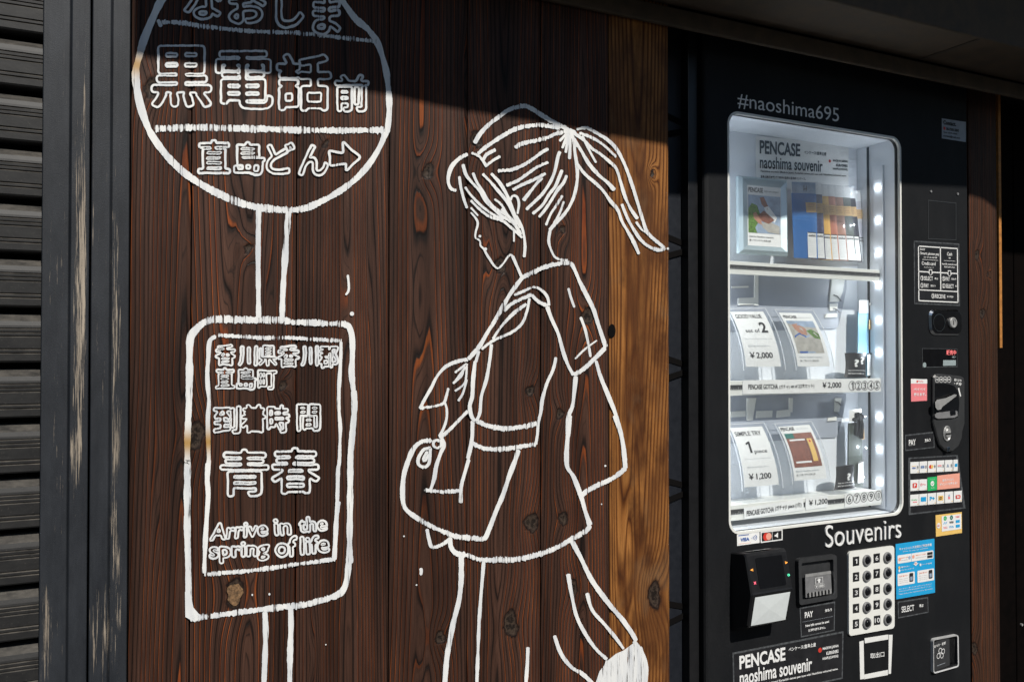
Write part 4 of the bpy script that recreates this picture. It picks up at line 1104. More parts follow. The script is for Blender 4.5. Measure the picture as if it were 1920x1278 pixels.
# canvas pouches standing in clear sleeves
GP = 'canvas pencases in a row on the top shelf'
pens = [('blue', 505, 678, 572, 1103, 'blue canvas pencase in a clear sleeve at the front of the row'),
        ('navy', 668, 722, 578, 1105, 'navy canvas pencase in a clear sleeve just behind the blue one'),
        ('yellow', 708, 763, 590, 1112, 'mustard yellow canvas pencase in a clear sleeve'),
        ('rust', 752, 806, 592, 1114, 'rust red canvas pencase in a clear sleeve beside the mustard one'),
        ('brown', 796, 858, 598, 1116, 'dusty brown canvas pencase in a clear sleeve beside the rust one'),
        ('green', 840, 908, 600, 1118, 'grey green canvas pencase in a clear sleeve'),
        ('black', 868, 940, 604, 1121, 'black navy canvas pencase in a clear sleeve before the white one'),
        ('white', 910, 985, 626, 1128, 'white canvas pencase in a clear sleeve at the far end of the row')]
for i, (col, xa_, xb_, yt, yb_, lab) in enumerate(pens):
    y0 = MY + .076 + i * .0072
    lean = 14 + 5 * i if i else 10
    wd_ = 165 if i == 0 else 150
    xr0, xr1 = xb_ - (4 if i == 0 else 12), xb_ + lean
    P_ = PQ(zH, [(xr0 - wd_, yt - 6), (xr0, yt), (xr1, yb_), (xr1 - wd_ + 6, yb_ - 8)], [y0 + .006, y0 + .006, y0, y0])
    root = thing('canvas_pencase', lab, 'pencase', P_.P(.5, 1.0), GP)
    mb = MB(FAB[col]); rws = []
    for v in np.linspace(.15, .965, 13):                       # softly padded body
        row = []
        for u in np.linspace(.0, 1.0, 11):
            b = .0022 * (1 - (2 * u - 1) ** 4) * (1 - abs(2 * v - 1.1) ** 3) + 0.0005 * mnoise.noise((u * 4 + i, v * 5, 0))
            row.append(P_.P(u, v, b))
        rws.append(row)
    bot = [[P_.P(u, v, -.001) for u in np.linspace(0, 1, 11)] for v in np.linspace(.15, .965, 13)]
    for a in range(12):
        for b in range(10): mb.poly([rws[a][b], rws[a][b + 1], rws[a + 1][b + 1], rws[a + 1][b]])
        for b in (0, 10): mb.poly([rws[a][b], rws[a + 1][b], bot[a + 1][b], bot[a][b]])
    for b in range(10):
        mb.poly([rws[0][b], bot[0][b], bot[0][b + 1], rws[0][b + 1]]); mb.poly([rws[12][b], rws[12][b + 1], bot[12][b + 1], bot[12][b]])
    mb.poly([bot[0][0], bot[0][10], bot[12][10], bot[12][0]])
    mb.build('pouch', root, True)
    mb = MB(MPAPER); P_.slab(mb, MPAPER, .0008) if False else None
    hdr = Patch(P_.P(.02, .01), P_.P(.98, .01), P_.P(.98, .15), P_.P(.02, .15)); hdr.slab(mb, MPAPER if i != 0 else MCOOL)
    hdr.text(mb, 'A4', .45, .25, .62, .85, MINK) if i == 0 else None
    mb.build('header_card', root)
    mb = MB(MKRAFT)
    tg = Patch(P_.P(.52, .265, .0031), P_.P(.955, .262, .0031), P_.P(.955, .385, .0031), P_.P(.55, .39, .0031)); tg.slab(mb, MKRAFT)
    tg.text(mb, 'CANVAS CASE', .2, .15, .8, .24, MBRN); tg.text(mb, 'KURASHIKI', .2, .40, .7, .5, MBRN); tg.text(mb, 'MADE IN JAPAN', .2, .64, .8, .73, MBRN)
    mb.build('tag', root)
    mb = MB(MPAPER)
    lb = Patch(P_.P(.56, .635, .0031), P_.P(.915, .635, .0031), P_.P(.915, .955, .0031), P_.P(.56, .955, .0031)); lb.slab(mb, MPAPER)
    lb.rect(mb, 0, 0, 1, .035, MINK); lb.text(mb, 'CANVAS PENCASE', .10, .10, .92, .18, MINK, bold=.03)
    for r_ in range(8): lb.text(mb, ['Kurashiki canvas pen case', 'Material: cotton canvas', 'Made in Japan', 'Size 20 x 8 cm'][r_ % 4], .10, .26 + r_ * .085, [.9, .8, .6, .7][r_ % 4], .29 + r_ * .085, MGREY)
    mb.build('paper_label', root)
    mb = MB(MACR)
    rows = []
    for v in np.linspace(0, 1, 9): rows.append([P_.P(u, v, 0.0040 + .0008 * mnoise.noise((u * 5 + i * 3, v * 7, 2.0))) for u in np.linspace(-.02, 1.03, 8)])
    for a in range(8):
        for b in range(7): mb.poly([rows[a][b], rows[a][b + 1], rows[a + 1][b + 1], rows[a + 1][b]])
    mb.build('clear_sleeve', root, True)

# leaning acrylic card stands
GH = 'clear acrylic card stands on the lower shelves'
def card_stand(z, q, lab, draw):
    ya, yb2 = MY + .118, MY + .074
    C_ = PQ(z, q, [ya, ya, yb2, yb2], bow=.011)
    zsh = z2s if C_.c[3].z > z2s - .05 and C_.c[0].z > z2s else z3s
    root = thing('card_stand', lab, 'card stand', (C_.P(.5, 1).x, C_.P(.5, 1).y, zsh), GH)
    mb = MB(MPAPER); C_.slab(mb, MPAPER, .0006); draw(C_, mb); mb.build('card', root)
    mb = MB(MACR)
    for off in (.0025, -.0035):
        k = 10
        for i in range(k):
            a, b = -.05 + 1.30 * i / k, -.05 + 1.30 * (i + 1) / k
            g_ = lambda u, v: C_.P(u, v, off) if v <= 1 else C_.P(u, 1, off) + (C_.P(u, 1) - C_.P(u, .93)) * ((v - 1) * 14)
            A1, A2, B1, B2 = g_(-.07, a), g_(1.07, a), g_(-.07, b), g_(1.07, b)
            for p in (A1, A2, B1, B2):
                if p.z < zsh - .001: p.z = zsh - .001
            mb.poly([A1, A2, B2, B1])
    mb.build('acrylic_sleeve', root)
    for u in (-.10, 1.08):                                      # thick polished side walls
        mb = MB(MACR)
        for i in range(12):
            v0, v1 = -.06 + 1.14 * i / 12, -.06 + 1.14 * (i + 1) / 12
            a, b = C_.P(u, min(v0, 1.08), .003), C_.P(u, min(v1, 1.08), .003); a2, b2 = C_.P(u, v0, -.007), C_.P(u, v1, -.007)
            sx = Vector((.0032, 0, 0))
            mb.poly([a, a + sx, b + sx, b]); mb.poly([a, b, b2, a2]); mb.poly([a + sx, a2 + sx, b2 + sx, b + sx])
        mb.build('side_wall', root)
        mb = MB(MEDGE); mb.tube([C_.P(u, v, .003) + Vector((.0016, 0, 0)) for v in np.linspace(-.06, 1.06, 14)], .0013, None, 6); mb.build('edge_highlight', root)  # pale tube painted as the highlight along the side edge
    mb = MB(MEDGE); mb.tube([C_.P(-.10, -.06, .002), C_.P(1.08, -.06, .002)], .0010, None, 6); mb.build('edge_highlight', root)
    return root
def d1(c, mb):
    c.text(mb, 'GOOD VALUE', .08, .055, .86, .135, MINK, bold=.008); c.text(mb, 'set of', .20, .335, .62, .405, MINK); c.text(mb, '2', .66, .21, .86, .41, MINK, bold=.03)
    c.rect(mb, .10, .52, .90, .523, MGREY, .0006); c.text(mb, 'PENCASE GOTCHA (ガチャ)', .15, .635, .78, .67, MGREY); c.text(mb, '￥2,000', .14, .755, .80, .875, MINK, bold=.02)
def d2(c, mb):
    c.text(mb, 'PENCASE', .06, .055, .46, .115, MINK, bold=.012); c.text(mb, 'Light and compact', .50, .085, .90, .11, MGREY)
    c.rect(mb, .07, .165, .90, .77, MPGREY)
    c.shape(mb, [(.07, .165), (.90, .165), (.90, .30), (.55, .28), (.07, .22)], MCOOL, .0008); c.shape(mb, [(.55, .36), (.72, .33), (.90, .42), (.90, .52), (.72, .50)], MGLEAF, .0008)
    c.shape(mb, [(.18, .24), (.34, .22), (.56, .33), (.52, .44), (.36, .43), (.22, .34)], MSKIN, .0009); c.shape(mb, [(.12, .46), (.30, .40), (.48, .46), (.38, .77), (.14, .77)], MNAVY, .0009)
    c.shape(mb, [(.48, .46), (.60, .44), (.62, .77), (.38, .77)], MCOOL, .0008)
    c.text(mb, 'Ideal for Naoshima souvenirs.', .10, .825, .80, .855, MGREY); c.text(mb, '軽くて使いやすい直島土産', .10, .885, .66, .92, MINK)
def d3(c, mb):
    c.text(mb, 'SIMPLE TRY', .06, .075, .86, .155, MINK, bold=.008); c.text(mb, '1', .27, .255, .40, .45, MINK); c.text(mb, 'piece', .46, .40, .84, .48, MINK)
    c.rect(mb, .10, .55, .90, .553, MGREY, .0006); c.text(mb, 'PENCASE GOTCHA (ガチャ)', .15, .675, .78, .705, MGREY); c.text(mb, '￥1,200', .14, .79, .80, .905, MINK, bold=.02)
def d4(c, mb):
    c.text(mb, 'PENCASE', .03, .02, .45, .09, MINK, bold=.012); c.text(mb, 'Light and compact', .50, .055, .90, .08, MGREY)
    c.rect(mb, .06, .145, .92, .775, MBRN); c.rect(mb, .06, .145, .32, .24, MTEAL, .0009); c.shape(mb, [(.14, .26), (.62, .26), (.62, .70), (.14, .70)], MPAPER, .0010)
    for k_ in range(16): c.rect(mb, .615, .28 + k_ * .026, .65, .288 + k_ * .026, MINK, .0012)
    c.rect(mb, .68, .26, .83, .68, MYEL, .0010); c.ell(mb, .75, .31, .03, MRED, .0012)
    c.text(mb, 'Ideal for Naoshima souvenirs.', .08, .825, .80, .855, MGREY); c.text(mb, '軽くて使いやすい直島土産', .08, .89, .66, .925, MINK)
card_stand(zI, [(132, 385), (414, 383), (568, 853), (268, 855)], 'clear stand with the GOOD VALUE set of 2 price card', d1)
card_stand(zI, [(548, 392), (824, 398), (987, 850), (712, 853)], 'clear stand with a pencase photo card on the upper price shelf', d2)
card_stand(zJ, [(142, 255), (436, 240), (592, 775), (275, 802)], 'clear stand with the SIMPLE TRY 1 piece price card', d3)
card_stand(zJ, [(586, 245), (872, 225), (1032, 718), (735, 742)], 'clear stand with a notebook photo card on the lowest shelf', d4)

# dark pillow boxes
def pillow(z, q, txt, lab, zfloor):
    ya = MY + .072
    P_ = PQ(z, q, [ya + .008, ya + .008, ya, ya])
    root = thing('gift_box', lab, 'box', (P_.P(.5, 1).x, ya, zfloor), 'dark question mark boxes')
    mb = MB(MSIGN); n_ = 12
    F_ = [[P_.P(u + .05 * math.sin(math.pi * v) * (1 - 2 * u), v, .009 * math.sin(math.pi * u) ** .6) for u in np.linspace(0, 1, n_)] for v in np.linspace(0, 1, n_)]
    B_ = [[P_.P(u + .05 * math.sin(math.pi * v) * (1 - 2 * u), v, -.009 * math.sin(math.pi * u) ** .6) for u in np.linspace(0, 1, n_)] for v in np.linspace(0, 1, n_)]
    for a in range(n_ - 1):
        for b in range(n_ - 1):
            mb.poly([F_[a][b], F_[a][b + 1], F_[a + 1][b + 1], F_[a + 1][b]]); mb.poly([B_[a][b], B_[a + 1][b], B_[a + 1][b + 1], B_[a][b + 1]])
    for b in range(n_ - 1):
        mb.poly([F_[0][b], B_[0][b], B_[0][b + 1], F_[0][b + 1]]); mb.poly([F_[-1][b], F_[-1][b + 1], B_[-1][b + 1], B_[-1][b]])
    mb.build('body', root, False)
    mb = MB(MWHITE)
    def tx(s_, u0, v0, u1, v1, bold=.02):
        V, F, L, sz = glyphs(s_, bold)
        mb.mesh([P_.P(u0 + (u1 - u0) * x, v1 + (v0 - v1) * y, .009 * math.sin(math.pi * (u0 + (u1 - u0) * x)) ** .6 + .0012) for x, y in V], F)
    if txt == '??': tx('?', .31, .27, .52, .58, .04); tx('?', .58, .16, .79, .47, .04)
    else: tx('?', .46, .34, .66, .64, .04)
    tx('Any one of the two colors', .10, .70, .88, .76); tx('何が出るかはお楽しみ！', .10, .82, .80, .88)
    mb.build('lettering', root)
pillow(zI, [(1112, 738), (1302, 740), (1297, 948), (1108, 945)], '??', 'small dark box with two question marks on the upper price shelf', z2s)
pillow(zJ, [(1118, 612), (1290, 588), (1293, 805), (1098, 828)], '?', 'small dark pillow box with a single question mark on the lowest shelf', z3s)

# pouches clipped at the back right
hp = PQ(zI, [(1230, 285), (1396, 288), (1356, 940), (1226, 930)], MY + .105)
root = thing('hanging_pouch', 'pale blue pouch hanging from a steel clip behind the question box', 'pouch', hp.P(.5, 0))
mb = MB(FAB['pale']); hq = Patch(hp.P(0, .15), hp.P(.97, .15), hp.P(1, 1), hp.P(0, 1)); hq.slab(mb, None, .004); mb.build('pouch', root)
mb = MB(MPAPER); Patch(hp.P(.02, .0, .001), hp.P(.98, .0, .001), hp.P(.97, .17, .001), hp.P(.02, .17, .001)).slab(mb, None); mb.build('header_card', root)
mb = MB(MKRAFT); tq = Patch(hp.P(.50, .26, .006), hp.P(1.0, .25, .006), hp.P(1.0, .38, .006), hp.P(.50, .385, .006)); tq.slab(mb, None); tq.text(mb, 'CANVAS CASE', .15, .3, .8, .45, MBRN); mb.build('tag', root)
mb = MB(MCHROME); c0, c1 = hp.P(.66, .02, .006), hp.P(.72, .24, .012)
mb.tube([hp.P(.5, .05, .006), hp.P(.85, .05, .006)], .004); mb.tube([hp.P(.60, .05, .008), hp.P(.62, .20, .013), hp.P(.70, .24, .014), hp.P(.76, .19, .013), hp.P(.75, .05, .008)], .0016); mb.build('clip', root)
mb = MB(MPAPER); tq = PQ(zI, [(1308, 740), (1362, 736), (1355, 930), (1306, 930)], MY + .098); tq.slab(mb, None); tq.rect(mb, 0, 0, 1, .06, MINK)
for r_ in range(7): tq.text(mb, 'cotton canvas', .1, .16 + r_ * .11, .85, .20 + r_ * .11, MGREY)
mb.build('paper_label', root)
hp = PQ(zJ, [(1236, 92), (1358, 74), (1372, 795), (1226, 800)], MY + .105)
root = thing('hanging_pouch', 'black pouch in a clear bag hanging on the lowest shelf', 'pouch', hp.P(.5, 0))
mb = MB(MPAPER); Patch(hp.P(.02, 0, .001), hp.P(.95, 0, .001), hp.P(.95, .15, .001), hp.P(.02, .15, .001)).slab(mb, None); mb.build('header_card', root)
mb = MB(FAB['green']); Patch(hp.P(.03, .17), hp.P(.97, .17), hp.P(.97, 1), hp.P(.03, 1)).slab(mb, None, .004); mb.build('pouch', root)
mb = MB(MBLK); mb.tube([hp.P(.5, .04, .006), hp.P(.55, .12, .010), hp.P(.50, .22, .010), hp.P(.48, .34, .006)], .006); mb.tube([hp.P(.7, .05, .006), hp.P(.78, .2, .010), hp.P(.82, .38, .006)], .005); mb.tube([hp.P(.25, .13, .008), hp.P(.85, .10, .008)], .007); mb.build('clip', root)
mb = MB(MKRAFT); Patch(hp.P(.78, .26, .006), hp.P(1.0, .26, .006), hp.P(1.0, .39, .006), hp.P(.78, .39, .006)).slab(mb, None); mb.build('tag', root)
mb = MB(MPAPER); tq = PQ(zJ, [(1325, 572), (1372, 548), (1372, 755), (1320, 765)], MY + .098); tq.slab(mb, None); tq.rect(mb, 0, 0, 1, .06, MINK)
for r_ in range(7): tq.text(mb, 'cotton canvas', .1, .16 + r_ * .11, .85, .20 + r_ * .11, MGREY)
mb.build('paper_label', root)
mb = MB(MACR); hp2 = Patch(hp.P(-.02, .10, .013), hp.P(1.02, .10, .013), hp.P(1.02, 1, .008), hp.P(-.02, 1, .008), .004); hp2.rect(mb, 0, 0, 1, 1, MACR, 0); mb.build('clear_bag', root)

# ---------------------------------------------------------------- front lettering and stickers
F0 = MY - .0006
def flat(name, z, q, base, draw=None, y=F0, th=.0005, parent=vm, edge=None, label=None):
    p = PQ(z, q, y); mb = MB(base); p.slab(mb, base, th, edge)
    if draw: draw(p, mb)
    o = mb.build(name, parent)
    if label: o['label'] = label
    return p, o
def laminated(z, q, draw, label=None, m=0.06):
    def d(p, mb):
        p.rrect(mb, m, m * p.w / p.h, 1 - m, 1 - m * p.w / p.h, MSIGN, .0005, .004)
        draw(p, mb)
    return flat('laminated_sign', z, q, MLAM, d, label=label)

p = PQ(ID, [(1383, 173), (1573, 203), (1573, 231.5), (1383, 203)], F0); mb = MB(MWHITE); p.text(mb, '#naoshima695', 0, 0, 1, 1, MWHITE, 0.0, 0.0); mb.build('lettering', vm)
# raised white word
p = PQ(ID, [(1548, 985), (1690, 970), (1690, 1007), (1548, 1026.5)], MY - .004)
V, F, L, sz = glyphs('Souvenirs', -.004)
mb = MB(MWHITE); mb.mesh([p.P(x, 1 - y, 0) for x, y in V], F)
for lp in L:
    for a, b in zip(lp, lp[1:] + lp[:1]): mb.poly([p.P(V[a][0], 1 - V[a][1], 0), p.P(V[b][0], 1 - V[b][1], 0), p.P(V[b][0], 1 - V[b][1], -.004), p.P(V[a][0], 1 - V[a][1], -.004)])
mb.build('lettering', vm)

def dr(p, mb):
    p.text(mb, 'Contact.', .05, .08, .58, .30, MINK, bold=.04); p.ell(mb, .10, .48, .045, MRED); p.text(mb, '06-7505-2845', .17, .42, .70, .56, MINK, bold=.03)
    p.text(mb, 'open 10:00-19:00', .05, .64, .62, .72, MINK, bold=.02); p.text(mb, 'contact@mail.com', .05, .80, .75, .92, MINK, bold=.02)
flat('sticker', ID, [(1766, 222), (1811, 229), (1811, 266.5), (1766, 259.5)], MGREY, dr, label='small pale contact sticker')
def dr(p, mb):
    p.rect(mb, .06, .10, .52, .17, MNAVY); p.text(mb, 'VISA', .14, .36, .54, .68, MNAVY, bold=.04); p.rect(mb, .06, .84, .6, .87, MSALM)
    for k, r_ in enumerate((.05, .10, .15, .20)):
        pts = [(.62 + r_ * math.cos(a) + .02 * k, .48 + r_ * 1.6 * math.sin(a)) for a in np.linspace(-.9, .9, 8)] + [(.62 + (r_ - .02) * math.cos(a) + .02 * k, .48 + (r_ - .02) * 1.6 * math.sin(a)) for a in np.linspace(.9, -.9, 8)]
        p.shape(mb, pts, MNAVY)
flat('sticker', zK, [(168, 165), (338, 145), (338, 229), (170, 252)], MWHITE, dr, label='white card payment sticker with blue lettering')
def dr(p, mb):
    p.rect(mb, .05, .12, .95, .88, MSIGN); p.ell(mb, .24, .5, .135, MRED, .0008); p.ell(mb, .36, .5, .125, MSALM, .0010)
    p.rect(mb, .51, .12, .525, .88, MWHITE, .0008)
    p.shape(mb, [(.62, .42), (.68, .42), (.76, .25), (.78, .25), (.78, .72), (.76, .72), (.68, .58), (.62, .58)], MWHITE, .0008)
flat('sticker', zK, [(345, 145), (512, 125), (512, 208), (347, 230)], MWHITE, dr, label='card payment sticker with two overlapping red discs')

# keypad
kp = PQ(zO, [(123, 327), (456, 281), (458, 884), (125, 942)], MY - .006)
mb = MB(MTRIM)
A_ = kp.rrect(mb, 0, 0, 1, 1, MTRIM, 0.0, .055)
for i in range(len(A_)): mb.poly([A_[i], A_[(i + 1) % len(A_)], A_[(i + 1) % len(A_)] - kp.n * .006, A_[i] - kp.n * .006])
kpo = mb.build('keypad', vm)
cols = [[(251, 388), (251, 503), (251, 617), (251, 731), (251, 846)], [(401, 367), (402, 478), (402, 592), (403, 705), (403, 819)]]
labs = [[(176, 396), (176, 510), (176, 625), (176, 740), (176, 854)], [(327, 373), (327, 486), (327, 600), (327, 713), (330, 826)]]
for c in (0, 1):
    for i in range(5):
        o = U(*zO(cols[c][i]), MY - .006); r0 = .0148
        b = MB(MMID, MBLK)
        prof_ = [(r0, 0), (r0, -.003), (r0 * .92, -.0048), (r0 * .70, -.0048), (r0 * .62, -.0028)]
        lo_ = [[Vector((o.x + r * math.cos(a), o.y + d, o.z + r * math.sin(a))) for a in np.linspace(0, 2 * math.pi, 28, False)] for r, d in prof_]
        b.loft(lo_, MMID, False, False)
        dome = [(r0 * .62, -.0028), (r0 * .58, -.0065), (r0 * .46, -.0080), (r0 * .2, -.0086)]
        b.loft([[Vector((o.x + r * math.cos(a), o.y + d, o.z + r * math.sin(a))) for a in np.linspace(0, 2 * math.pi, 28, False)] for r, d in dome], MGLOSS, False, True)
        b.build('button', kpo, True)
        x, y = labs[c][i]; tl = .14 if c == 0 else .14
        pn = PQ(zO, [(x - 23, y - 31), (x + 23, y - 37), (x + 23, y + 29), (x - 23, y + 36)], MY - .0066)
        b = MB(MSIGN); pn.slab(b, MSIGN, .0004); s_ = str(i + 1 + 5 * c)
        hw = .22 if len(s_) == 1 else .40
        pn.text(b, s_, .5 - hw * (.7 if s_ == '1' else 1), .24, .5 + hw * (.7 if s_ == '1' else 1), .76, MWHITE, .0006, .008); b.build('number_plate', kpo)

# card reader
xl_ = U(*zK((275, 560)), MY - .07).x; xr_ = U(*zK((588, 560)), MY - .07).x
zt0 = U(*zK((200, 292)), MY).z; zf = U(*zK((420, 300)), MY - .052).z; zm = U(*zK((440, 598)), MY - .072).z; zb_ = U(*zK((410, 848)), MY - .060).z
pf = [(MY + .001, zt0), (MY - .046, zf + .003), (MY - .052, zf - .003), (MY - .071, zm + .004), (MY - .0725, zm), (MY - .071, zm - .004), (MY - .058, zb_ + .004), (MY - .053, zb_), (MY + .001, zb_ - .022)]
mb = MB(MBLK); bvl = .004
LP = []
for x, sh_ in ((xl_, .003), (xl_ + .003, 0), (xr_ - .003, 0), (xr_, .003)):
    cy = sum(a for a, b in pf) / len(pf); cz = sum(b for a, b in pf) / len(pf)
    LP.append([Vector((x, a + (sh_ if a < MY - .01 else 0), b + (sh_ if b < cz else -sh_))) for a, b in pf])
mb.loft(LP); rd = mb.build('card_reader', vm)
S_ = Patch((xl_ + .002, MY - .0528, zf - .004), (xr_ - .002, MY - .0528, zf - .004), (xr_ - .002, MY - .0708, zm + .005), (xl_ + .002, MY - .0708, zm + .005))
mb = MB(MGLOSS); S_.rrect(mb, .20, .06, .86, .93, MGLOSS, .0006, .03); mb.build('screen', rd)
mb = MB(MLEDO)
for u, v, ch, m in ((.075, .37, '<', MLEDO), (.94, .30, '>', MLEDO), (.10, .74, 'x', MLEDX), (.95, .66, 'o', MLEDG)):
    mb = MB(m); S_.text(mb, ch, u - .030, v - .035, u + .030, v + .035, m, .0008, .03); mb.build('indicator_light', rd)
Q_ = Patch((xl_ + .010, MY - .0712, zm - .006), (xr_ - .010, MY - .0712, zm - .006), (xr_ - .014, MY - .0588, zb_ + .006), (xl_ + .008, MY - .0588, zb_ + .006))
mb = MB(plain('pale_grey_gloss', (0.70, 0.74, 0.74), 0.22, coat=0.4, var=0.03)); ap = Q_.P(.44, .46, -.012)
cs = [Q_.P(0, 0, .0012), Q_.P(1, 0, .0012), Q_.P(1, 1, .0012), Q_.P(0, 1, .0012)]
ap = Q_.P(.44, .48, -.0002 + .0)
cs_in = cs
ap = Q_.P(.44, .48, .0031)
for i in range(4): mb.poly([cs[i], cs[(i + 1) % 4], ap])
mb.build('touch_pad', rd)
S2 = Patch((xl_ + .012, MY - .010, zt0 - .001), (xr_ - .016, MY - .010, zt0 - .001), (xr_ - .016, MY - .040, zf + .0035), (xl_ + .012, MY - .040, zf + .0035))
S2.n = Vector((0, -.2, 1)).normalized()
mb = MB(MWHITE); S2.rect(mb, .12, .25, .80, .92, MWHITE, .0022); S2.rect(mb, .22, .4, .34, .75, MINK, .0026); S2.text(mb, 'TOUCH', .42, .4, .72, .7, MINK, .0026); mb.build('sticker', rd)

# bill acceptor: a framed recess
ba = PQ(zK, [(632, 352), (920, 317), (925, 648), (640, 700)], MY - .012)
def framed(patch, depth, name, mframe, mwell, t=.10, fillet=.06, proud=.012):
    mb = MB(mframe, mwell)
    tv = t * patch.w / patch.h
    o = patch.rrect(MB(mframe), 0, 0, 1, 1, mframe, 0, fillet); i = patch.rrect(MB(mframe), t, tv, 1 - t, 1 - tv, mframe, -.001, fillet * .6)
    i2 = [p - patch.n * depth for p in i]; bb = [p - patch.n * proud for p in o]
    n_ = len(o)
    for A_, B_, m in ((bb, o, mframe), (o, i, mframe), (i, i2, mwell)):
        for k in range(n_): mb.poly([A_[k], A_[(k + 1) % n_], B_[(k + 1) % n_], B_[k]], m)
    mb.poly(i2, mwell)
    return mb.build(name, vm)
bo_ = framed(ba, .0105, 'bill_acceptor', MDG, MDG, .085)
mb = MB(MDG, MMID)
w_ = Patch(ba.P(.13, .34, .004), ba.P(.80, .34, .004), ba.P(.86, .86, -.001), ba.P(.17, .86, -.001)); w_.slab(mb, MMID, .002)
w_.shape(mb, [(.0, .0), (1, .0), (1, .12), (.0, .12)], MSTEEL, .0008)
for k in range(7): w_.rect(mb, .06 + k * .13, .80, .10 + k * .13, .97, MBLK, .002)
for k in range(7): w_.rect(mb, .11 + k * .13, .78, .17 + k * .13, .99, MSTEEL, .0028)
mb.build('bill_guide', bo_)
mb = MB(MWHITE)
for (a, b, c, d) in ((.36, .20, .66, .215), (.36, .46, .66, .475), (.36, .20, .375, .475), (.645, .20, .66, .475)): w_.rect(mb, a, b, c, d, MWHITE, .0016)
w_.shape(mb, [(.51, .235), (.60, .33), (.545, .33), (.545, .43), (.475, .43), (.475, .33), (.42, .33)], MWHITE, .0016); w_.text(mb, '￥1000', .37, .53, .67, .63, MWHITE, .0016, .03)
for (a, b, c, d) in ((.34, .50, .70, .51), (.34, .65, .70, .66), (.34, .50, .35, .66), (.69, .50, .70, .66)): w_.rect(mb, a, b, c, d, MWHITE, .0016)
mb.build('marking', bo_)
mb = MB(MACR); mb.tube([ba.P(.84, .36, .006), ba.P(.90, .6, .006), ba.P(.90, .80, .005), ba.P(.86, .88, .004)], .0022); mb.build('clear_guard', bo_)

def dr(p, mb):
    p.text(mb, 'PAY', .13, .18, .36, .38, MWHITE, .0008, .025); p.text(mb, '支払う', .70, .20, .90, .30, MWHITE, .0008, .03)
    p.rect(mb, .06, .49, .94, .497, MGREY, .0007); p.text(mb, 'New bills cannot be used', .14, .60, .82, .68, MWHITE, .0008, .03); p.text(mb, '新紙幣は使えません。', .22, .77, .72, .86, MWHITE, .0008, .03)
laminated(zK, [(640, 716), (908, 670), (904, 890), (650, 942)], dr, 'black sign reading PAY below the bill slot', .03)
def dr(p, mb):
    p.text(mb, 'PENCASE', .055, .09, .455, .37, MWHITE, .0008, .03); p.text(mb, 'ペンケース/直島土産', .485, .12, .735, .205, MWHITE, .0008, .02)
    p.text(mb, 'naoshima souvenir', .055, .40, .70, .69, MWHITE, .0008, .018); p.ell(mb, .775, .30, .017, MRED, .0008)
    for i, st in enumerate(('MADE IN JAPAN', 'KURASHIKI', 'HANPU(CANVAS)')): p.text(mb, st, .80 if i == 0 else (.835 if i == 1 else .80), .255 + i * .105, .95, .325 + i * .105, MWHITE, .0008, .03)
    p.text(mb, 'Naoshima souvenir (Made in Japan) Kurashiki canvas pen case with Naoshima coloured name.', .05, .74, .95, .80, MWHITE, .0008, .02)
laminated(zK, [(134, 1056), (971, 893), (965, 1252), (142, 1424)], dr, 'large black sign reading PENCASE naoshima souvenir', .012)
def dr(p, mb):
    p.text(mb, 'SELECT', .11, .33, .52, .69, MWHITE, .0008, .015); p.text(mb, '選ぶ', .69, .38, .83, .58, MWHITE, .0008, .03)
laminated(zO, [(480, 690), (702, 655), (706, 770), (483, 813)], dr, 'small black sign reading SELECT', .03)
def dr(p, mb):
    p.text(mb, 'PAY', .12, .33, .35, .70, MWHITE, .0008, .02); p.text(mb, '支払う', .66, .38, .86, .58, MWHITE, .0008, .03)
laminated(zN, [(143, 522), (353, 499), (358, 616), (144, 640)], dr, 'small black sign reading PAY beside the coin slot', .03)
def dr(p, mb):
    W_ = MWHITE; o = .0008
    for (a, b, c, d) in ((.085, .075, .96, .092), (.085, .935, .96, .952), (.085, .075, .105, .952), (.94, .075, .96, .952), (.56, .075, .58, .76), (.085, .475, .96, .492), (.085, .765, .96, .78)): p.rect(mb, a, b, c, d, W_, o)
    T_ = lambda s_, a, b, c, d, bo=.012: p.text(mb, s_, a, b, c, d, W_, o, bo)
    T_('EASY', .13, .115, .24, .145); T_('Smart phone pay', .135, .17, .545, .225); T_('スマホ決済', .20, .24, .50, .262, .02); p.rect(mb, .17, .288, .52, .293, W_, o); T_('Credit card', .165, .32, .46, .375); T_('クレジットカード', .21, .40, .42, .42, .02)
    T_('Cash', .72, .15, .83, .205); T_('現金', .75, .23, .80, .255, .02); p.rect(mb, .64, .285, .90, .290, W_, o); T_('New bills cannot be used', .60, .325, .93, .355); T_('新紙幣は使えません', .65, .375, .90, .40, .02)
    for u in (.35, .765):
        p.shape(mb, [(u - .035, .44), (u + .035, .44), (u + .035, .495), (u + .055, .495), (u, .54), (u - .055, .495), (u - .035, .495)], W_, .0010)
        p.shape(mb, [(u - .022, .452), (u + .022, .452), (u + .022, .504), (u + .03, .504), (u, .527), (u - .03, .504), (u - .022, .504)], MSIGN, .0012)
    for u, v, nn, st, jp, uu in ((.165, .585, '1', 'SELECT', '選ぶ', .40), (.165, .70, '2', 'PAY', '支払う', .31), (.635, .575, '1', 'PAY', '支払う', .77), (.635, .69, '2', 'SELECT', '選ぶ', .86), (.40, .86, '3', 'RECEIVE', '受け取る', .67)):
        p.ringe(mb, u, v, .036, W_, o, .16); T_(nn, u - .014, v - .026, u + .014, v + .026, .02); T_(st, u + .045, v - .032, uu, v + .032); T_(jp, uu + .035, v - .018, min(.93, uu + .035 + .03 * len(jp) + .02), v + .014, .02)
laminated(zL, [(118, 110), (421, 130), (426, 545), (121, 532)], dr, 'large black instruction sign with white arrows and steps', .02)
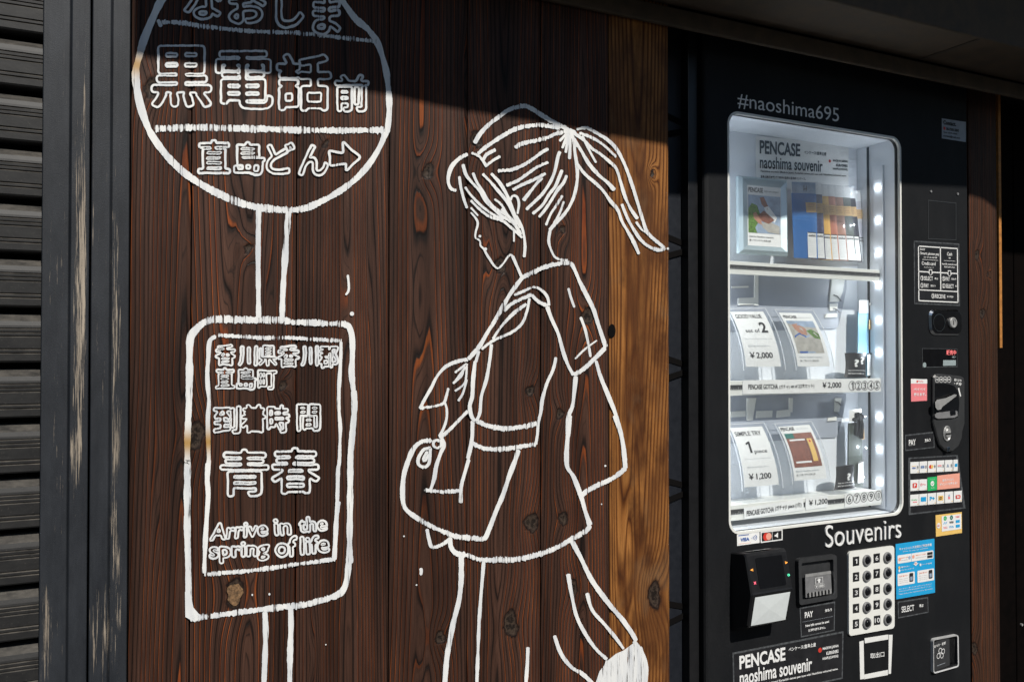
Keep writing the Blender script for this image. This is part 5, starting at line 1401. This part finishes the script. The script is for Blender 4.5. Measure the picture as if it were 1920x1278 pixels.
def dr(p, mb):
    p.rect(mb, 0, 0, 1, .21, MWHITE, .0004); p.ell(mb, .38, .11, .05, MRED, .0008); p.text(mb, 'PayPay', .46, .07, .76, .15, MPINK, .0008, .02)
    p.text(mb, 'ペイペイ', .15, .40, .88, .52, MWHITE, .0008, .03); p.text(mb, '使えます。', .15, .62, .92, .77, MWHITE, .0008, .03)
flat('sticker', zN, [(185, 115), (303, 119), (303, 274), (188, 281)], MPINK, dr, label='pink payment sticker')
def dr(p, mb):
    p.rect(mb, .22, .08, .97, .80, MWHITE, .0006); p.ell(mb, .10, .5, .07, MWHITE, .0007); p.text(mb, 'IC', .055, .46, .145, .55, MRED, .0010, .03)
    k = 0
    for v, row in ((.20, (MGRN, MTEAL, MPINK)), (.42, (MBLUE, MINK, MBLUE)), (.64, (MPINK, MBLUE, MBLUE))):
        for u, m in zip((.35, .59, .83), row):
            if k in (0, 1): p.ell(mb, u, v, .06, m, .0008); p.text(mb, 'IC', u - .025, v - .04, u + .025, v + .04, MWHITE, .0010)
            elif k in (5, 8): p.rect(mb, u - .08, v - .07, u + .08, v + .07, m, .0008)
            else: p.text(mb, ['', '', 'PASMO', '//', 'manaca', '', 'TOICA', 'PiTaPa', ''][k], u - .08, v - .05, u + .08, v + .05, m, .0008, .03)
            k += 1
flat('sticker', zO, [(757, 59), (948, 36), (950, 188), (760, 216)], MYEL, dr, label='yellow edged transit card sticker')
def dr(p, mb):
    W_ = MWHITE
    p.text(mb, 'キャッシュレス決済のご利用手順', .08, .075, .92, .125, W_, .0008, .02); p.text(mb, 'How to pay by cashless', .18, .145, .82, .170, W_, .0008)
    p.rrect(mb, .04, .21, .965, .36, W_, .0006, .02); p.rect(mb, .385, .21, .392, .36, MBLUE, .0009); p.ell(mb, .09, .285, .032, MSALM, .0009); p.ell(mb, .44, .275, .032, MSALM, .0009)
    for a, b, c, d in ((.13, .255, .31, .28), (.50, .245, .77, .27)): p.text(mb, '商品ボタンを押す', a, b, c, d, MSALM, .0009, .02)
    for a, b, c, d in ((.13, .30, .30, .32), (.50, .295, .77, .315)): p.text(mb, 'Select product', a, b, c, d, MGREY, .0009)
    p.rect(mb, .80, .235, .94, .285, MINK, .0009); p.rect(mb, .80, .295, .94, .34, MINK, .0009); p.ell(mb, .34, .28, .03, MCOOL, .0009)
    p.shape(mb, [(.47, .375), (.53, .375), (.53, .405), (.57, .405), (.5, .45), (.43, .405), (.47, .405)], W_, .0008); p.ell(mb, .50, .405, .02, MSALM, .0010)
    p.ell(mb, .08, .435, .025, MYEL, .0008); p.text(mb, '電子マネー', .13, .42, .35, .447, W_, .0008, .02); p.ell(mb, .08, .49, .025, W_, .0008); p.text(mb, 'クレジットカード', .13, .475, .45, .50, W_, .0008, .02); p.rrect(mb, .60, .42, .64, .465, W_, .0008, .01); p.text(mb, 'コード決済', .66, .43, .92, .455, W_, .0008, .02)
    p.rrect(mb, .035, .545, .47, .765, W_, .0006, .02); p.rrect(mb, .54, .545, .975, .765, W_, .0006, .02)
    for u in (.07, .58): p.text(mb, '読み取り部にかざす', u, .58, u + .22, .61, MSALM, .0009, .02); [p.text(mb, 'Hold your card here', u, .64 + k * .035, u + .22, .655 + k * .035, MGREY, .0009) for k in range(3)]
    for u in (.33, .83): p.rrect(mb, u, .565, u + .10, .725, MINK, .0009, .02); p.rect(mb, u + .02, .63, u + .08, .70, MCOOL, .0011)
    p.text(mb, 'カードリーダーにタッチしてください', .06, .815, .90, .835, W_, .0008, .02); p.text(mb, '操作方法が不明な場合はお問い合わせください', .06, .855, .90, .875, W_, .0008); p.text(mb, 'Please follow the instructions on the screen', .06, .905, .93, .925, W_, .0008)
flat('sticker', zO, [(465, 270), (748, 230), (753, 624), (470, 673)], MBLUE, dr, label='blue cashless payment instruction sticker')

# taped strip of payment logos
def dr(p, mb):
    p.rect(mb, .04, .02, .96, .97, MSIGN, .0004)
_, tp = flat('taped_sheet', zN, [(166, 688), (526, 668), (583, 1056), (170, 1104)], MLAM, dr, label='taped black sheet of payment logos')
def logo(z, q, base, fn): flat('payment_logo', z, q, base, fn, MY - .0016, .0003, tp)
def lg(kind):
    def f(p, mb):
        if kind == 0: p.text(mb, 'VISA', .15, .45, .62, .62, MNAVY, .0005, .03); p.rect(mb, .15, .36, .62, .40, MYEL, .0005)
        if kind == 1: p.rect(mb, .15, .36, .62, .62, MCOOL, .0005); p.text(mb, 'JCB', .18, .42, .60, .58, MNAVY, .0007, .03)
        if kind == 2: p.ell(mb, .30, .5, .16, MRED, .0005); p.ell(mb, .50, .5, .15, MYEL, .0007)
        if kind == 3: p.rect(mb, .12, .40, .62, .50, MPINK, .0005); p.text(mb, 'UnionPay', .12, .54, .66, .62, MTEAL, .0005)
        if kind == 4: p.shape(mb, [(.18, .62), (.36, .30), (.54, .62)], MCOOL, .0005)
        if kind == 5: p.rect(mb, .3, .35, .9, .62, MBLUE, .0005)
        if kind < 5:
            for k in range(2): p.shape(mb, [(.72 + k * .1, .38 - k * .04), (.76 + k * .1, .38 - k * .04), (.82 + k * .1, .5), (.76 + k * .1, .62 + k * .04), (.72 + k * .1, .62 + k * .04), (.77 + k * .1, .5)], MINK, .0005)
        if kind == 6: p.rrect(mb, .25, .30, .78, .74, MRED, .0005, .1); p.text(mb, 'P', .40, .38, .62, .66, MWHITE, .0007, .05)
        if kind == 7: p.text(mb, 'iD', .15, .35, .38, .60, MPINK, .0005, .02); p.text(mb, 'Pay', .45, .40, .85, .58, MPINK, .0005)
        if kind == 8: p.ell(mb, .5, .48, .19, MWHITE, .0005); p.shape(mb, [(.38, .48), (.43, .45), (.49, .51), (.62, .40), (.65, .43), (.49, .57)], MGRN, .0008); p.text(mb, 'スマホ', .25, .14, .75, .20, MWHITE, .0005); p.text(mb, '決済', .3, .76, .7, .84, MWHITE, .0005)
        if kind == 9: p.text(mb, '楽天ペイなら', .22, .28, .72, .46, MWHITE, .0005, .02); p.text(mb, 'ポイントも使える!', .10, .55, .88, .74, MWHITE, .0005, .02)
        if kind == 10: p.text(mb, 'Edy', .15, .40, .85, .56, MGRN, .0005); p.rect(mb, .3, .62, .8, .70, MPINK, .0005)
        if kind == 11: p.rect(mb, .2, .28, .85, .68, MBLUE, .0005)
        if kind == 12: p.text(mb, 'P+', .22, .30, .82, .66, MBLUE, .0005, .05)
        if kind == 13: p.rect(mb, .2, .30, .85, .72, MYEL, .0005); p.text(mb, 'iD', .32, .38, .68, .64, MINK, .0007, .04)
        if kind == 14: p.ell(mb, .5, .35, .10, MCOOL, .0005); p.rect(mb, .38, .45, .62, .66, MPINK, .0005)
        if kind == 15: p.rrect(mb, .22, .36, .82, .70, MRED, .0005, .1); p.text(mb, 'au', .36, .42, .66, .62, MWHITE, .0007, .03)
        if kind != 9 and kind != 8: p.ell(mb, .88, .88, .05, MYEL, .0005)
    return f
def row(xs, y0, y1, sl, kinds):
    for (a, b), k in zip(xs, kinds):
        ya = lambda x: sl * (x - 180)
        base = MWHITE if k not in (8, 9) else (MGRN if k == 8 else MSALM)
        logo(zN, [(a, y0 + ya(a)), (b, y0 + ya(b)), (b, y1 + ya(b)), (a, y1 + ya(a))], base, lg(k))
row([(182, 244), (248, 304), (309, 369), (373, 429), (433, 489), (494, 526)], 720, 803, -.055, [0, 1, 2, 3, 4, 5])
row([(182, 243), (246, 303)], 850, 930, -.06, [6, 7]); logo(zN, [(306, 832), (375, 824), (375, 922), (308, 930)], MGRN, lg(8)); logo(zN, [(377, 818), (540, 800), (540, 905), (377, 921)], MSALM, lg(9))
row([(181, 243), (246, 304), (308, 369), (373, 429), (433, 492), (497, 556)], 958, 1040, -.085, [10, 11, 12, 13, 14, 15])

# coin mechanism
oc_ = [(332, 100), (345, 85), (370, 79), (450, 86), (535, 97), (553, 108), (558, 135), (558, 440), (548, 475), (541, 500), (538, 545), (515, 605), (470, 643), (420, 640), (375, 595), (352, 520), (345, 490), (334, 455), (330, 430), (330, 130)]
cm = MB(MDG); o0 = [U(*zN(p), MY) for p in oc_]; ccx = sum((p for p in o0), Vector()) / len(o0)
def sc_(p, s_, y): return Vector((ccx.x + (p.x - ccx.x) * s_, y, ccx.z + (p.z - ccx.z) * s_))
cm.loft([[sc_(p, 1, MY) for p in o0], [sc_(p, 1, MY - .006) for p in o0], [sc_(p, .965, MY - .009) for p in o0]]); cmo = cm.build('coin_mechanism', vm)
yc = MY - .0094
cw = [(360, 150), (440, 150), (500, 165), (530, 210), (538, 290), (532, 360), (525, 395), (490, 405), (400, 408), (365, 395), (358, 370)]
mb = MB(MGLOSS); w3 = [U(*zN(p), yc) for p in cw]; mb.poly(w3); mb.build('coin_well', cmo)
mb = MB(MWHITE)
for i in range(4):
    P_ = PQ(zN, [(360 + i * 29, 96), (391 + i * 29, 97), (391 + i * 29, 146), (360 + i * 29, 145)], yc - .0002); P_.ringe(mb, .5, .5, .48, MWHITE, .0002, .14); P_.text(mb, ['500', '100', '50', '10'][i], .22, .36, .78, .64, MWHITE, .0002, .02)
P_ = PQ(zN, [(500, 112), (552, 120), (552, 166), (500, 160)], yc - .0002); P_.text(mb, 'おつり', 0, 0, 1, .42, MWHITE, .0002, .03); P_.text(mb, '・返却', 0, .55, 1, .98, MWHITE, .0002, .03)
mb.poly([U(*zN(p), yc - .0003) for p in ((527, 182), (537, 182), (550, 240), (543, 246))]); mb.build('marking', cmo)
mb = MB(MSTEEL); ch = [(362, 285), (375, 268), (440, 255), (500, 228), (518, 230), (515, 242), (440, 300), (415, 318), (405, 338), (380, 342), (365, 322)]
mb.loft([[U(*zN(p), MY - .013) for p in ch], [U(*zN(p), MY - .021) for p in ch]]); mb.build('coin_chute', cmo)
mb = MB(MMID); ch = [(360, 375), (375, 362), (510, 345), (525, 352), (525, 385), (500, 398), (385, 405), (362, 395)]
mb.loft([[U(*zN(p), MY - .0096) for p in ch], [U(*zN(p), MY - .014) for p in ch]])
ch = [(472, 350), (510, 345), (512, 375), (476, 382)]; mb.loft([[U(*zN(p), MY - .015) for p in ch], [U(*zN(p), MY - .0155) for p in ch]], MGLOSS); mb.build('coin_tray', cmo)
o = U(*zN((447, 512)), MY - .0096); mb = MB(MMID)
rr_ = [(.0160, 0), (.0160, -.0015), (.0145, -.0025), (.0120, .000), (.0100, -.004), (.0085, -.0055)]
mb.loft([[Vector((o.x + r * math.cos(a), o.y + d, o.z + 1.35 * r * math.sin(a))) for a in np.linspace(0, 2 * math.pi, 28, False)] for r, d in rr_], MSTEEL, False, True)
mb.box(o.x - .010, o.x + .009, o.y - .0075, o.y - .0050, o.z - .0018, o.z + .0018, MBLK); mb.build('return_knob', cmo, False)
mb = MB(MCHROME); o = U(*zN((453, 627)), MY - .0105); mb.box(o.x - .006, o.x + .006, o.y - .003, o.y + .002, o.z - .006, o.z + .006, None, .001); mb.build('latch', cmo)

# status display
dp = PQ(zL, [(175, 826), (408, 830), (409, 950), (176, 955)], MY - .0008); mb = MB(MGLOSS, MLAM); dp.slab(mb, MLAM, .0008); dp.rrect(mb, .01, .02, .99, .96, MGLOSS, .0003, .01)
dso = mb.build('status_display', vm)
mb = MB(MLCD); dp.rect(mb, .58, .62, .95, .92, MLCD, .0006); mb.build('lcd', dso)
mb = MB(MLCD); dp.ell(mb, .055, .86, .048, MLCD, .0006); mb.build('sensor', dso)
mb = MB(MLCD); dp.rrect(mb, .84, .40, .95, .50, MLCD, .0006, .03); mb.build('light_cap', dso)
mb = MB(MLEDR); dp.text(mb, '販売中', .68, .07, .96, .34, MLEDR, .0006, .02); mb.build('lit_sign', dso)

# lock plate
lq = PQ(zL, [(215, 566), (438, 570), (440, 742), (222, 738)], MY - .002)
mb = MB(MCHROME, MGLOSS); A_ = lq.rrect(mb, 0, 0, 1, 1, MCHROME, 0, .16); n_ = len(A_)
B_ = lq.rrect(MB(MCHROME), .05, .06, .95, .94, MCHROME, .004, .14)
mb.f.pop(); mb.m.pop()
for k in range(n_): mb.poly([A_[k] - lq.n * .002, A_[(k + 1) % n_] - lq.n * .002, A_[(k + 1) % n_], A_[k]], MCHROME); mb.poly([A_[k], A_[(k + 1) % n_], B_[(k + 1) % n_], B_[k]], MCHROME)
mb.poly(B_, MGLOSS); lk = mb.build('lock_plate', vm)
mb = MB(MCHROME); o = U(*zL((372, 656)), MY - .007)
ly = lambda r, d: [Vector((o.x + r * math.cos(a), o.y + d, o.z + r * math.sin(a))) for a in np.linspace(0, 2 * math.pi, 28, False)]
mb.loft([ly(.0150, .001), ly(.0150, -.005), ly(.0135, -.0065), ly(.0105, -.0065), ly(.0100, -.005)], MSTEEL, False, True); mb.box(o.x - .0012, o.x + .0012, o.y - .0058, o.y - .0045, o.z - .006, o.z + .006, MBLK)
mb.build('lock_cylinder', lk)
mb = MB(MCHROME); P_ = PQ(zL, [(240, 612), (330, 606), (330, 702), (248, 705)], MY - .0066); P_.ringe(mb, .5, .5, .47, MCHROME, .0004, .10); mb.build('handle_rim', lk)

# hatch outline, coin return, tape
def outline(name, z, q, m, t=.015, y=MY - .0006):
    p = PQ(z, q, y); mb = MB(m); tv = t * p.w / p.h
    for (a, b, c, d) in ((0, 0, 1, tv), (0, 1 - tv, 1, 1), (0, tv, t, 1 - tv), (1 - t, tv, 1, 1 - tv)): p.rect(mb, a, b, c, d, m, .0003)
    return mb.build(name, vm)
outline('hatch_outline', zG, [(1278, 958), (1413, 972), (1413, 1152), (1278, 1146)], MDG, .02)
cr = PQ(zO, [(740, 965), (925, 930), (929, 1165), (742, 1218)], MY - .009)
cro = framed(cr, .0080, 'coin_return', MSATIN, MDG, .035, .08, .009)
mb = MB(MWHITE); cq = Patch(cr.P(.04, .10, -.002), cr.P(.72, .06, -.0070), cr.P(.72, .92, -.0070), cr.P(.04, .94, -.002)); cq.slab(mb, MDG, .001)
cq.text(mb, 'おつり・返却', .02, .10, .74, .20, MWHITE, .0005, .02)
for u, v in ((.40, .36), (.58, .42), (.28, .52), (.50, .55)): cq.ringe(mb, u, v, .105, MWHITE, .0005, .22)
cq.rect(mb, .18, .84, .70, .855, MGREY, .0005); mb.build('tray_flap', cro)
tpx = [[(238, 957), (411, 930), (412, 965), (240, 994)], [(200, 982), (231, 974), (236, 1254), (206, 1258)], [(415, 932), (443, 931), (431, 1215), (413, 1218)], [(236, 1222), (408, 1188), (409, 1225), (237, 1256)]]
for k, q in enumerate(tpx): flat('tape_strip', zO, q, MTAPE, None, F0 - .0002 * (k % 2))
p = PQ(zO, [(280, 1068), (382, 1052), (382, 1092), (280, 1106)], F0); mb = MB(MWHITE); p.text(mb, '取出口', 0, 0, 1, 1, MWHITE, 0, .012); mb.build('lettering', vm)
for q in ((1290, 918), (1418, 930)):
    mb = MB(MMID); o = U(*zG(q), MY); mb.tube([(o.x, MY + .001, o.z), (o.x, MY - .003, o.z)], .0035, None, 8); mb.build('screw', vm)

# ---------------------------------------------------------------- the house across the lane (seen only in the glass)
hs = thing('house', 'pale plaster house across the lane mirrored in the display glass', 'house', (5, -7.5, 0))
mb = MB(MPLAST); mb.box(-4, 14, -11, -7.5, 0, 3.4); mb.build('wall', hs)
mb = MB(MTILE); mb.poly([(-4.4, -6.9, 3.3), (14.4, -6.9, 3.3), (14.4, -9.3, 4.6), (-4.4, -9.3, 4.6)]); mb.poly([(-4.4, -11.7, 3.3), (-4.4, -9.3, 4.6), (14.4, -9.3, 4.6), (14.4, -11.7, 3.3)])
for x in (-4, 14): mb.poly([(x, -7.5, 3.4), (x, -11, 3.4), (x, -9.3, 4.55)])
mb.build('roof', hs)
for x in (-1, 2.6, 5.6, 8.4, 11):
    mb = MB(MDG, MMID); mb.box(x, x + 1.6, -7.497, -7.46, .9, 2.1); mb.box(x - .06, x + 1.66, -7.497, -7.42, 2.1, 2.16, MMID); mb.box(x + .77, x + .83, -7.459, -7.44, .9, 2.1, MMID); mb.build('window', hs)
